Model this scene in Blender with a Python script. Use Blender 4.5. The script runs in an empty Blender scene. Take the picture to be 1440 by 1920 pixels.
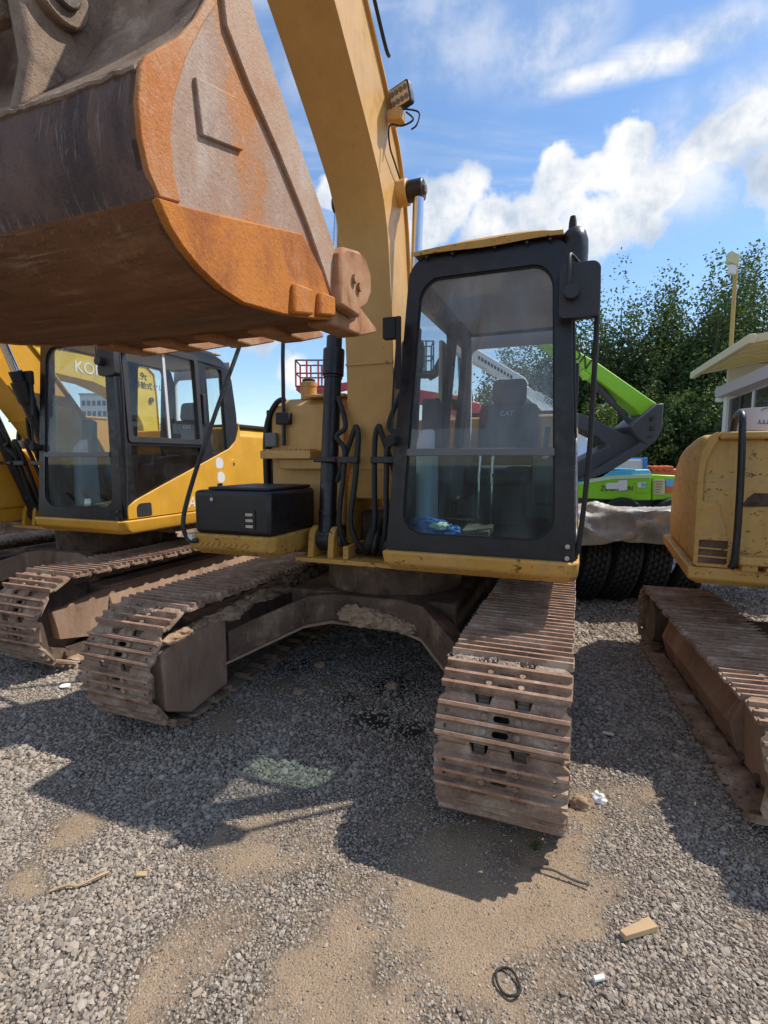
import bpy, bmesh, math, random
import numpy as np
from mathutils import Vector, Matrix, geometry
R = math.radians
rnd = random.Random(7)
scene = bpy.context.scene
COL = scene.collection

# ------------------------------------------------------------------ camera
F, CX, CY, HOR, CAMZ = 950.0, 720.0, 960.0, 860.0, 1.6
PITCH = math.atan((CY - HOR) / F)
cam_data = bpy.data.cameras.new('camera')
cam_data.sensor_fit = 'HORIZONTAL'
cam_data.sensor_width = 36.0
cam_data.lens = 36.0 * F / 1440.0
cam_data.clip_start = 0.05
cam_data.clip_end = 2000
cam = bpy.data.objects.new('camera', cam_data)
COL.objects.link(cam)
cam.location = (0, 0, CAMZ)
cam.rotation_euler = (R(90) - PITCH, 0, 0)
scene.camera = cam

def ray(px, py):
    fw = Vector((0, math.cos(PITCH), -math.sin(PITCH)))
    up = Vector((0, math.sin(PITCH), math.cos(PITCH)))
    return fw + Vector((1, 0, 0)) * ((px - CX) / F) - up * ((py - CY) / F)
def at_depth(px, py, Y):          # photo pixel -> point at ground distance Y
    r = ray(px, py)
    return Vector((0, 0, CAMZ)) + r * (Y / r.y)
def at_height(px, py, z):         # photo pixel -> point at height z
    r = ray(px, py)
    return Vector((0, 0, CAMZ)) + r * ((z - CAMZ) / r.z)

# ------------------------------------------------------------------ sun, sky, exposure
SUN_DIR = Vector((0.70, 0.203, 1.0)).normalized()
SUN_EL = math.asin(SUN_DIR.z)
SUN_AZ = math.atan2(SUN_DIR.x, SUN_DIR.y)
sd = bpy.data.lights.new('sun', 'SUN')
sd.energy = 3.7
sd.angle = R(0.55)
sd.color = (1.0, 0.94, 0.84)
sun = bpy.data.objects.new('sun', sd)
COL.objects.link(sun)
sun.rotation_euler = (-SUN_DIR).to_track_quat('-Z', 'Y').to_euler()
scene.view_settings.view_transform = 'Standard'
scene.view_settings.look = 'None'
scene.view_settings.exposure = 0.52
scene.view_settings.gamma = 1.0
scene.view_settings.use_curve_mapping = False

world = bpy.data.worlds.new('World')
scene.world = world
world.use_nodes = True

class NT:
    """small helper around a node tree"""
    def __init__(s, tree):
        s.t = tree; s.n = tree.nodes; s.l = tree.links
    def add(s, kind, **kw):
        n = s.n.new(kind)
        for k, v in kw.items():
            setattr(n, k, v)
        return n
    def inp(s, node, key, val):
        sock = node.inputs[key]
        if hasattr(val, 'is_output') or isinstance(val, bpy.types.NodeSocket):
            s.l.new(val, sock)
        else:
            sock.default_value = val
        return node
    def math(s, op, a, b=None, c=None, clamp=False):
        n = s.add('ShaderNodeMath', operation=op, use_clamp=clamp)
        s.inp(n, 0, a)
        if b is not None: s.inp(n, 1, b)
        if c is not None: s.inp(n, 2, c)
        return n.outputs[0]
    def vmath(s, op, a, b=None):
        n = s.add('ShaderNodeVectorMath', operation=op)
        s.inp(n, 0, a)
        if b is not None: s.inp(n, 1, b)
        return n.outputs['Value'] if op in ('DISTANCE', 'LENGTH', 'DOT_PRODUCT') else n.outputs[0]
    def noise(s, vec, scale, detail=4, rough=0.55, dist=0.0):
        n = s.add('ShaderNodeTexNoise')
        if vec is not None: s.inp(n, 'Vector', vec)
        n.inputs['Scale'].default_value = scale
        n.inputs['Detail'].default_value = detail
        n.inputs['Roughness'].default_value = rough
        n.inputs['Distortion'].default_value = dist
        return n.outputs[0]
    def ramp(s, fac, a, b, lo=0.0, hi=1.0):
        n = s.add('ShaderNodeMapRange', interpolation_type='SMOOTHSTEP')
        s.inp(n, 'Value', fac)
        n.inputs['From Min'].default_value = a
        n.inputs['From Max'].default_value = b
        n.inputs['To Min'].default_value = lo
        n.inputs['To Max'].default_value = hi
        return n.outputs[0]
    def mix(s, fac, a, b):
        n = s.add('ShaderNodeMix', data_type='RGBA')
        s.inp(n, 0, fac)
        for k, v in ((6, a), (7, b)):
            if isinstance(v, tuple) and len(v) == 3: v = (*v, 1)
            s.inp(n, k, v)
        return n.outputs[2]
    def mapping(s, vec, scale=(1, 1, 1), rot=(0, 0, 0)):
        n = s.add('ShaderNodeMapping')
        s.inp(n, 'Vector', vec)
        n.inputs['Scale'].default_value = scale
        n.inputs['Rotation'].default_value = rot
        return n.outputs[0]

def build_world():
    w = NT(world.node_tree)
    w.n.clear()
    out = w.add('ShaderNodeOutputWorld')
    sky = w.add('ShaderNodeTexSky', sky_type='NISHITA')
    sky.sun_disc = False
    sky.sun_elevation = SUN_EL
    sky.sun_rotation = SUN_AZ
    sky.air_density = 1.15
    sky.dust_density = 0.25
    sky.ozone_density = 4.0
    sky.altitude = 50
    tc = w.add('ShaderNodeTexCoord')
    d = w.vmath('NORMALIZE', tc.outputs['Generated'])
    sep = w.add('ShaderNodeSeparateXYZ'); w.inp(sep, 0, d)
    z = sep.outputs[2]
    # heaps of cumulus: clusters of puffs given by direction, edges broken up by noise
    puffs = [(800, 410, 70), (850, 380, 60), (885, 350, 48), (920, 420, 70), (1000, 420, 80), (1040, 300, 48), (1060, 350, 70),
             (1120, 330, 60), (1175, 260, 52), (1165, 320, 75), (1110, 420, 85), (1200, 380, 78), (1250, 350, 55), (1300, 300, 48),
             (1360, 260, 50), (1420, 215, 55), (1010, 460, 80), (760, 450, 80), (620, 360, 40),
             (560, 700, 60), (480, 600, 70), (1560, 300, 120), (1600, 200, 100), (-150, 500, 160), (-400, 450, 180), (1900, 420, 200)]
    n1 = w.noise(d, 9.0, 7, 0.6)
    n2 = w.noise(d, 30.0, 5, 0.6)
    best = None
    for (px, py, r) in puffs:
        c = ray(px, py).normalized()
        dist = w.vmath('DISTANCE', d, tuple(c))
        q = w.math('DIVIDE', dist, r / F * 0.70)
        best = q if best is None else w.math('SMOOTH_MIN', best, q, 0.35)
    # clouds all round the rest of the sky
    n0 = w.noise(w.mapping(d, (1, 1, 2.2)), 2.3, 3, 0.5)
    back = w.ramp(sep.outputs[1], 0.25, -0.1)
    allround = w.math('MULTIPLY', w.ramp(n0, 0.42, 0.58), back)
    edge = w.math('ADD', w.math('MULTIPLY', w.math('SUBTRACT', n1, 0.5), 1.9), w.math('MULTIPLY', w.math('SUBTRACT', n2, 0.5), 1.0))
    field = w.math('ADD', best, edge)
    cum = w.ramp(field, 1.10, 0.66)
    cum = w.math('MAXIMUM', cum, w.math('MULTIPLY', allround, w.ramp(n1, 0.42, 0.6)))
    # thin streaks high up
    den = w.math('MAXIMUM', z, 0.06)
    comb = w.add('ShaderNodeCombineXYZ')
    w.inp(comb, 0, w.math('DIVIDE', sep.outputs[0], den)); w.inp(comb, 1, w.math('DIVIDE', sep.outputs[1], den))
    stv = w.mapping(comb.outputs[0], (0.55, 2.6, 1), (0, 0, R(-24)))
    s1 = w.noise(stv, 1.15, 6, 0.62, 0.6)
    s2 = w.noise(w.mapping(comb.outputs[0], (0.5, 0.8, 1), (0, 0, R(-20))), 0.75, 3, 0.5)
    streak = w.math('MULTIPLY', w.ramp(s1, 0.46, 0.78), w.ramp(s2, 0.40, 0.62))
    streak = w.math('MULTIPLY', streak, 0.8)
    # long bright bands
    def band(p0, p1, width, amp):
        a, b = ray(*p0).normalized(), ray(*p1).normalized()
        nrm = a.cross(b).normalized()
        mid = (a + b).normalized()
        dd = w.math('ABSOLUTE', w.math('ADD', w.vmath('DOT_PRODUCT', d, tuple(nrm)), w.math('MULTIPLY', w.math('SUBTRACT', s1, 0.5), 0.06)))
        m = w.ramp(dd, width, 0.0)
        al = w.ramp(w.vmath('DISTANCE', d, tuple(mid)), (a - b).length * 0.62, (a - b).length * 0.2)
        return w.math('MULTIPLY', w.math('MULTIPLY', m, al), w.ramp(n1, 0.30, 0.62, 0.25 * amp, amp))
    bands = [band((960, 175), (1500, 10), 0.034, 1.0), band((900, 140), (1180, -10), 0.09, 0.6),
             band((1150, 400), (1560, 120), 0.13, 0.85), band((1150, 310), (1300, 200), 0.02, 0.7), band((700, 60), (1000, 60), 0.12, 0.45), band((480, 60), (620, 200), 0.10, 0.35)]
    thin = streak
    for b in bands: thin = w.math('MAXIMUM', thin, b)
    mask = w.math('MAXIMUM', cum, thin, clamp=True)
    mask = w.math('MULTIPLY', mask, w.ramp(z, -0.02, 0.06))
    low = w.math('ADD', w.math('MULTIPLY', n1, 0.9), w.math('MULTIPLY', n2, 0.25))
    ccol = w.mix(w.ramp(low, 0.40, 0.72), (0.50, 0.60, 0.74), (1.0, 1.0, 1.0))
    bg1 = w.add('ShaderNodeBackground'); bg1.inputs[1].default_value = 0.125
    hs = w.add('ShaderNodeHueSaturation'); hs.inputs['Saturation'].default_value = 1.06
    w.inp(hs, 'Color', sky.outputs[0])
    w.inp(bg1, 0, hs.outputs[0])
    bg2 = w.add('ShaderNodeBackground'); bg2.inputs[1].default_value = 0.73
    w.inp(bg2, 0, ccol)
    mx = w.add('ShaderNodeMixShader')
    w.inp(mx, 0, mask); w.l.new(bg1.outputs[0], mx.inputs[1]); w.l.new(bg2.outputs[0], mx.inputs[2])
    w.l.new(mx.outputs[0], out.inputs[0])
build_world()

# ------------------------------------------------------------------ materials
MAT = {}
def new_mat(name):
    m = bpy.data.materials.new(name)
    m.use_nodes = True
    t = NT(m.node_tree)
    t.n.clear()
    t.out = t.add('ShaderNodeOutputMaterial')
    t.b = t.add('ShaderNodeBsdfPrincipled')
    t.l.new(t.b.outputs[0], t.out.inputs[0])
    t.co = t.add('ShaderNodeTexCoord').outputs['Object']
    MAT[name] = m
    return m, t
def bump(t, h, strength=0.3, dist=0.01):
    n = t.add('ShaderNodeBump')
    n.inputs['Strength'].default_value = strength
    n.inputs['Distance'].default_value = dist
    t.inp(n, 'Height', h)
    t.l.new(n.outputs[0], t.b.inputs['Normal'])
def paint(name, col, rough=0.42, dirt=0.35, chips=0.5, dust=(0.34, 0.26, 0.17), spec=0.4, rust=(0.10, 0.045, 0.02)):
    m, t = new_mat(name)
    big = t.noise(t.co, 2.2, 5, 0.6)
    fine = t.noise(t.co, 17.0, 6, 0.65)
    c = t.mix(t.ramp(big, 0.35, 0.7), tuple(v * 0.86 for v in col), tuple(min(1, v * 1.08) for v in col))
    c = t.mix(t.math('MULTIPLY', t.ramp(t.math('ADD', t.math('MULTIPLY', big, 0.6), t.math('MULTIPLY', fine, 0.5)), 0.5, 0.78), dirt), c, dust)
    # vertical run marks
    run = t.noise(t.mapping(t.co, (9, 9, 0.7)), 3.0, 4, 0.6)
    c = t.mix(t.math('MULTIPLY', t.ramp(run, 0.55, 0.8), dirt * 0.6), c, tuple(v * 0.45 for v in dust))
    ch = t.noise(t.mapping(t.co, (1, 1, 1.6)), 24.0, 5, 0.72, 0.5)
    reg = t.noise(t.co, 3.1, 2, 0.5)
    chm = t.math('MULTIPLY', t.ramp(ch, 0.665 - .055 * max(0, chips - .5), 0.70 - .055 * max(0, chips - .5)), t.ramp(reg, 0.52 - 0.1 * chips, 0.66 - 0.1 * chips))
    if chips > 0:
        c = t.mix(chm, c, rust)
    t.inp(t.b, 'Base Color', c)
    t.inp(t.b, 'Roughness', t.ramp(fine, 0.3, 0.75, rough - 0.08, rough + 0.2))
    t.b.inputs['Specular IOR Level'].default_value = spec
    bump(t, t.math('SUBTRACT', t.math('MULTIPLY', big, 0.6), t.math('MULTIPLY', chm, 0.25)), 0.15, 0.01)
    return m
def rusty(name, cols, scale=4.0, rough=0.75, bmp=0.5, streak=(1, 1, 1), metal=0.0, pts=(0.35, 0.5, 0.65), scratch=None, world_space=False):
    """three colours patched by noise, pitted"""
    m, t = new_mat(name)
    if world_space: t.co = t.add('ShaderNodeNewGeometry').outputs['Position']
    n = t.noise(t.mapping(t.co, streak), scale, 8, 0.66, 0.3)
    f = t.noise(t.co, scale * 14, 6, 0.7)
    v = t.math('ADD', t.math('MULTIPLY', n, 0.8), t.math('MULTIPLY', f, 0.2))
    c = t.mix(t.ramp(v, pts[0], pts[1]), cols[0], cols[1])
    c = t.mix(t.ramp(v, pts[1], pts[2]), c, cols[2])
    sp = t.noise(t.co, scale * 40, 3, 0.6)
    c = t.mix(t.ramp(sp, 0.58, 0.72, 0, 0.55), c, tuple(x * 0.35 for x in cols[0]))
    if scratch:
        for (ms, amt, colr) in scratch:
            q = t.noise(t.mapping(t.co, ms), 1.0, 5, 0.7, 0.4)
            reg = t.noise(t.co, 5.0, 3, 0.6)
            c = t.mix(t.math('MULTIPLY', t.math('MULTIPLY', t.ramp(q, 0.54, 0.72), t.ramp(reg, 0.35, 0.62)), amt), c, colr)
    t.inp(t.b, 'Base Color', c)
    t.inp(t.b, 'Roughness', t.ramp(f, 0.3, 0.7, rough - 0.12, rough + 0.12))
    t.b.inputs['Metallic'].default_value = metal
    t.b.inputs['Specular IOR Level'].default_value = 0.35
    bump(t, t.math('ADD', t.math('MULTIPLY', f, 0.6), t.math('MULTIPLY', sp, 0.5)), bmp, 0.004)
    return m
def plain(name, col, rough=0.5, metal=0.0, var=0.15, spec=0.5, scale=8.0):
    m, t = new_mat(name)
    n = t.noise(t.co, scale, 5, 0.6)
    t.inp(t.b, 'Base Color', t.mix(n, tuple(v * (1 - var) for v in col), tuple(min(1, v * (1 + var)) for v in col)))
    t.inp(t.b, 'Roughness', t.ramp(n, 0.3, 0.7, rough - 0.06, rough + 0.08))
    t.b.inputs['Metallic'].default_value = metal
    t.b.inputs['Specular IOR Level'].default_value = spec
    return m
def glass(name, tint=(0.80, 0.87, 0.88), haze=0.05, hcol=(0.5, 0.5, 0.5), smear=0.1):
    m, t = new_mat(name)
    tr = t.add('ShaderNodeBsdfTransparent'); tr.inputs[0].default_value = (*tint, 1)
    gl = t.add('ShaderNodeBsdfGlossy'); gl.inputs['Roughness'].default_value = 0.02
    df = t.add('ShaderNodeBsdfDiffuse'); df.inputs[0].default_value = (*hcol, 1)
    fr = t.add('ShaderNodeFresnel'); fr.inputs[0].default_value = 1.45
    a = t.add('ShaderNodeMixShader'); b = t.add('ShaderNodeMixShader')
    n = t.noise(t.mapping(t.co, (3, 3, 1)), 3.0, 6, 0.65)
    t.inp(b, 0, t.ramp(n, 0.35, 0.75, haze, haze + smear))
    t.l.new(tr.outputs[0], b.inputs[1]); t.l.new(df.outputs[0], b.inputs[2])
    bf = t.add('ShaderNodeNewGeometry').outputs['Backfacing']
    t.inp(a, 0, t.math('MULTIPLY', fr.outputs[0], t.math('SUBTRACT', 1.0, bf)))
    t.l.new(b.outputs[0], a.inputs[1]); t.l.new(gl.outputs[0], a.inputs[2])
    t.l.new(a.outputs[0], t.out.inputs[0])
    return m

paint('yellow', (0.62, 0.355, 0.11), 0.36, 0.30, 0.25)
paint('yellow_worn', (0.58, 0.31, 0.06), 0.5, 0.55, 2.0)
paint('yellow_bright', (0.70, 0.36, 0.035), 0.36, 0.18, 0.1)
paint('yellow_dull', (0.58, 0.325, 0.075), 0.48, 0.5, 1.9)
paint('yellow_lemon', (0.66, 0.46, 0.05), 0.45, 0.2, 0.1)
paint('black', (0.013, 0.013, 0.017), 0.34, 0.10, 0.0, dust=(0.08, 0.075, 0.07), spec=0.5)
paint('black_dusty', (0.02, 0.02, 0.022), 0.5, 0.35, 0.0, dust=(0.10, 0.085, 0.07))
plain('rubber', (0.018, 0.018, 0.018), 0.7, 0, 0.35)
plain('hose', (0.016, 0.016, 0.017), 0.55, 0, 0.3)
plain('chrome', (0.72, 0.73, 0.75), 0.12, 1.0, 0.05)
plain('grey_liner', (0.56, 0.56, 0.58), 0.8, 0, 0.08)
plain('grey_plastic', (0.16, 0.16, 0.17), 0.6, 0, 0.1)
plain('dark_plastic', (0.03, 0.03, 0.034), 0.5, 0, 0.2)
plain('seat_cloth', (0.10, 0.10, 0.11), 0.9, 0, 0.2)
plain('white_paint', (0.72, 0.73, 0.74), 0.5, 0, 0.08)
plain('lens', (0.55, 0.50, 0.40), 0.2, 0.3, 0.2)
plain('red_paint', (0.55, 0.06, 0.08), 0.45, 0, 0.12)
plain('green_paint', (0.28, 0.62, 0.02), 0.4, 0, 0.06)
plain('pale_green', (0.55, 0.72, 0.42), 0.4, 0, 0.06)
plain('dark_grey', (0.065, 0.065, 0.075), 0.5, 0, 0.12)
plain('sky_blue', (0.10, 0.45, 0.72), 0.45, 0, 0.08)
plain('blue_paint', (0.03, 0.20, 0.62), 0.45, 0, 0.1)
plain('orange_paint', (0.62, 0.13, 0.03), 0.5, 0, 0.3, scale=20)
plain('pink_brick', (0.32, 0.20, 0.19), 0.8, 0, 0.25, scale=5)
plain('letter_dark', (0.03, 0.03, 0.03), 0.5)
plain('letter_white', (0.8, 0.8, 0.8), 0.5)
plain('cream', (0.60, 0.56, 0.36), 0.6, 0, 0.08)
plain('lilac_metal', (0.50, 0.46, 0.52), 0.5, 0, 0.08)
plain('pole_paint', (0.45, 0.30, 0.09), 0.55, 0, 0.3, scale=2)
plain('wood', (0.46, 0.31, 0.17), 0.75, 0, 0.3, scale=14)
plain('bark', (0.10, 0.085, 0.07), 0.9, 0, 0.3)
plain('bag_blue', (0.03, 0.16, 0.55), 0.35, 0, 0.25, scale=30)
plain('paper', (0.72, 0.74, 0.66), 0.7, 0, 0.1)
plain('pail', (0.62, 0.58, 0.58), 0.45, 0, 0.06)
plain('sticker_blue', (0.15, 0.42, 0.75), 0.5)
plain('foam', (0.75, 0.74, 0.72), 0.8, 0, 0.15)
plain('concrete', (0.42, 0.41, 0.39), 0.85, 0, 0.2)
plain('block_white', (0.62, 0.63, 0.63), 0.7, 0, 0.08)
rusty('track_rust', ((0.17, 0.105, 0.07), (0.31, 0.205, 0.14), (0.46, 0.365, 0.28)), 7.0, 0.82, 1.0, (1, 1, 1), 0, (0.36, 0.5, 0.62), [((30, 30, 30), .6, (0.13, 0.085, 0.06)), ((14, 14, 14), .6, (0.46, 0.27, 0.18)), ((55, 55, 55), .55, (0.50, 0.44, 0.38))], True)
rusty('track_edge', ((0.26, 0.125, 0.075), (0.38, 0.21, 0.135), (0.50, 0.36, 0.27)), 12.0, 0.6, 0.8, (1, 1, 1), 0, (0.36, 0.5, 0.64), [((40, 40, 40), .6, (0.18, 0.09, 0.06))], True)
rusty('frame_rust', ((0.19, 0.11, 0.075), (0.32, 0.205, 0.14), (0.42, 0.30, 0.215)), 3.2, 0.85, 0.8, (1, 1, 0.4), 0, (0.35, 0.5, 0.65), [((34, 34, 3), .6, (0.46, 0.34, 0.25)), ((50, 50, 4), .5, (0.13, 0.08, 0.055))])
rusty('chain_steel', ((0.06, 0.048, 0.04), (0.12, 0.09, 0.07), (0.22, 0.16, 0.115)), 8.0, 0.7, 0.6)
rusty('carbody_dark', ((0.055, 0.034, 0.025), (0.12, 0.075, 0.052), (0.28, 0.18, 0.12)), 4.0, 0.8, 0.8, (1, 1, 1), 0, (0.36, 0.5, 0.66), [((30, 30, 5), .6, (0.30, 0.21, 0.15))])
rusty('bucket_back', ((0.075, 0.045, 0.040), (0.17, 0.10, 0.078), (0.36, 0.19, 0.10)), 3.6, 0.74, 1.0, (1, 1, 0.35), 0.0, (0.36, 0.53, 0.70), [((26, 9, 5), .7, (0.30, 0.14, 0.06)), ((80, 20, 7), .75, (0.38, 0.30, 0.27)), ((130, 30, 10), .8, (0.04, 0.026, 0.025)), ((45, 45, 30), .5, (0.34, 0.19, 0.11))])
rusty('bucket_top', ((0.13, 0.085, 0.06), (0.28, 0.19, 0.13), (0.46, 0.345, 0.255)), 6.0, 0.8, 0.9, (1, 1, 1), 0, (0.36, 0.5, 0.64), [((40, 25, 25), .5, (0.10, 0.07, 0.055))])
rusty('bucket_under', ((0.085, 0.034, 0.016), (0.17, 0.07, 0.028), (0.30, 0.15, 0.07)), 4.0, 0.72, 1.1, (0.35, 1.6, 1), 0, (0.36, 0.5, 0.68), [((4, 40, 40), .6, (0.42, 0.28, 0.17)), ((6, 70, 70), .7, (0.06, 0.028, 0.014)), ((9, 9, 9), .45, (0.40, 0.28, 0.19)), ((60, 60, 60), .6, (0.36, 0.16, 0.06))])
rusty('bucket_side', ((0.42, 0.155, 0.035), (0.34, 0.21, 0.145), (0.42, 0.315, 0.25)), 3.4, 0.7, 0.7, (1, 1, 0.5), 0.0, (0.38, 0.49, 0.62), [((30, 24, 4), .75, (0.50, 0.22, 0.05)), ((60, 60, 9), .6, (0.19, 0.12, 0.10)), ((24, 24, 24), .5, (0.56, 0.48, 0.43)), ((140, 140, 90), .8, (0.44, 0.17, 0.05)), ((16, 12, 9), .6, (0.24, 0.15, 0.12))])
rusty('bucket_corner', ((0.46, 0.145, 0.025), (0.48, 0.24, 0.11), (0.47, 0.36, 0.31)), 4.2, 0.75, 0.8, (1, 1, 0.5), 0.0, (0.42, 0.55, 0.68), [((60, 60, 10), .6, (0.30, 0.10, 0.03)), ((40, 40, 40), .4, (0.58, 0.42, 0.32)), ((150, 150, 100), .8, (0.25, 0.08, 0.02))])
rusty('bucket_orange', ((0.30, 0.085, 0.014), (0.50, 0.165, 0.02), (0.58, 0.28, 0.08)), 3.2, 0.8, 0.8, (1, 1, 0.6), 0.0, (0.34, 0.5, 0.70), [((50, 40, 8), .6, (0.38, 0.10, 0.015)), ((70, 70, 70), .45, (0.62, 0.33, 0.13)), ((7, 7, 4), .5, (0.50, 0.32, 0.20)), ((150, 150, 100), .8, (0.27, 0.07, 0.012)), ((20, 16, 10), .5, (0.34, 0.11, 0.03))])
rusty('bucket_rim', ((0.38, 0.155, 0.06), (0.42, 0.26, 0.17), (0.47, 0.36, 0.285)), 5.0, 0.7, 0.6, (1, 1, 1), 0, (0.36, 0.5, 0.64), [((40, 40, 8), .6, (0.42, 0.17, 0.05))])
rusty('tooth_rust', ((0.24, 0.09, 0.035), (0.40, 0.19, 0.085), (0.47, 0.30, 0.19)), 8.0, 0.75, 0.8)
rusty('mud', ((0.27, 0.165, 0.10), (0.37, 0.245, 0.16), (0.46, 0.335, 0.23)), 12.0, 0.95, 1.0)
glass('glass_clear', (0.95, 0.97, 0.97), 0.006, (0.5, 0.5, 0.5), 0.03)
glass('glass_front', (0.93, 0.95, 0.96), 0.07, (0.55, 0.57, 0.61), 0.09)
glass('glass_green', (0.66, 0.79, 0.78), 0.02, (0.30, 0.36, 0.36), 0.08)
glass('glass_dark', (0.45, 0.48, 0.5), 0.015, (0.2, 0.2, 0.2), 0.05)

def leaf_material(name, a, b):
    m, t = new_mat(name)
    g = t.add('ShaderNodeNewGeometry')
    rn = g.outputs['Random Per Island']
    c = t.mix(rn, a, b)
    t.inp(t.b, 'Base Color', c)
    t.b.inputs['Roughness'].default_value = 0.62
    t.b.inputs['Specular IOR Level'].default_value = 0.3
    tl = t.add('ShaderNodeBsdfTranslucent')
    t.inp(tl, 0, t.mix(0.5, c, (0.16, 0.26, 0.03)))
    mx = t.add('ShaderNodeMixShader'); mx.inputs[0].default_value = 0.25
    t.l.new(t.b.outputs[0], mx.inputs[1]); t.l.new(tl.outputs[0], mx.inputs[2])
    t.l.new(mx.outputs[0], t.out.inputs[0])
leaf_material('leaf', (0.028, 0.055, 0.022), (0.085, 0.13, 0.045))
leaf_material('leaf_light', (0.05, 0.09, 0.02), (0.15, 0.20, 0.05))

def canopy_material():
    m, t = new_mat('canopy')
    t.b.inputs['Base Color'].default_value = (0.66, 0.60, 0.38, 1)
    tl = t.add('ShaderNodeBsdfTranslucent'); tl.inputs[0].default_value = (0.70, 0.63, 0.38, 1)
    mx = t.add('ShaderNodeMixShader'); mx.inputs[0].default_value = 0.45
    t.l.new(t.b.outputs[0], mx.inputs[1]); t.l.new(tl.outputs[0], mx.inputs[2])
    t.l.new(mx.outputs[0], t.out.inputs[0])
canopy_material()
def tarp_material():
    m, t = new_mat('tarp')
    n = t.noise(t.co, 3.0, 6, 0.65); f = t.noise(t.co, 40, 4, 0.6)
    c = t.mix(t.ramp(n, 0.3, 0.75), (0.17, 0.165, 0.155), (0.38, 0.355, 0.32))
    c = t.mix(t.ramp(t.noise(t.co, 7, 4), 0.55, 0.7, 0, 0.7), c, (0.45, 0.36, 0.25))
    t.inp(t.b, 'Base Color', c)
    t.b.inputs['Roughness'].default_value = 0.5
    bump(t, t.math('ADD', t.math('MULTIPLY', n, 1.0), t.math('MULTIPLY', f, 0.15)), 0.5, 0.03)
tarp_material()

def ground_material():
    m, t = new_mat('ground')
    at = t.add('ShaderNodeAttribute'); at.attribute_name = 'dirt'
    ao = t.add('ShaderNodeAttribute'); ao.attribute_name = 'oil'
    vo = t.add('ShaderNodeTexVoronoi'); t.inp(vo, 'Vector', t.co); vo.inputs['Scale'].default_value = 75
    vo2 = t.add('ShaderNodeTexVoronoi'); t.inp(vo2, 'Vector', t.co); vo2.inputs['Scale'].default_value = 140
    st = t.mix(t.math('MULTIPLY', vo.outputs['Color'], 1.0), (0.14, 0.115, 0.093), (0.34, 0.29, 0.24))
    st = t.mix(t.ramp(vo.outputs['Distance'], 0.25, 0.75), st, (0.085, 0.064, 0.048))
    n = t.noise(t.co, 6, 6, 0.65); f = t.noise(t.co, 160, 4, 0.7)
    soil = t.mix(n, (0.24, 0.17, 0.11), (0.45, 0.335, 0.225))
    soil = t.mix(t.ramp(f, 0.45, 0.7), soil, (0.16, 0.12, 0.09))
    k = t.math('ADD', at.outputs['Fac'], t.math('MULTIPLY', t.math('SUBTRACT', n, 0.5), 0.5))
    c = t.mix(t.ramp(k, 0.30, 0.72), st, soil)
    c = t.mix(t.ramp(t.math('ADD', ao.outputs['Fac'], t.math('MULTIPLY', t.math('SUBTRACT', n, 0.5), 0.9)), 0.30, 0.95), c, (0.030, 0.032, 0.021))
    t.inp(t.b, 'Base Color', c)
    t.b.inputs['Roughness'].default_value = 0.92
    t.b.inputs['Specular IOR Level'].default_value = 0.2
    h = t.math('SUBTRACT', t.math('MULTIPLY', f, 0.4), t.math('MULTIPLY', vo.outputs['Distance'], t.ramp(k, 0.62, 0.38, 0.2, 1.0)))
    bump(t, t.math('ADD', h, t.math('MULTIPLY', vo2.outputs['Distance'], -0.3)), 0.9, 0.012)
ground_material()
def pebble_material():
    m, t = new_mat('pebble')
    oi = t.add('ShaderNodeObjectInfo')
    r = oi.outputs['Random']
    n = t.noise(t.co, 60, 4, 0.6)
    c = t.mix(r, (0.135, 0.108, 0.088), (0.42, 0.36, 0.295))
    c = t.mix(t.ramp(t.math('FRACT', t.math('MULTIPLY', r, 7.31)), 0.72, 0.95, 0, 0.6), c, (0.38, 0.28, 0.19))
    c = t.mix(t.ramp(n, 0.4, 0.75, 0, 0.35), c, (0.54, 0.48, 0.42))
    t.inp(t.b, 'Base Color', c)
    t.b.inputs['Roughness'].default_value = 0.88
    t.b.inputs['Specular IOR Level'].default_value = 0.25
pebble_material()

# ------------------------------------------------------------------ mesh helpers
def link(ob, parent=None):
    COL.objects.link(ob)
    if parent is not None: ob.parent = parent
    return ob
def tag(o, label=None, cat=None, group=None, kind=None):
    if label: o['label'] = label
    if cat: o['category'] = cat
    if group: o['group'] = group
    if kind: o['kind'] = kind
    return o
def empty(name, loc=(0, 0, 0), rz=0.0, parent=None):
    o = bpy.data.objects.new(name, None)
    o.empty_display_size = 0.2
    o.location = loc; o.rotation_euler = (0, 0, rz)
    return link(o, parent)

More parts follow.
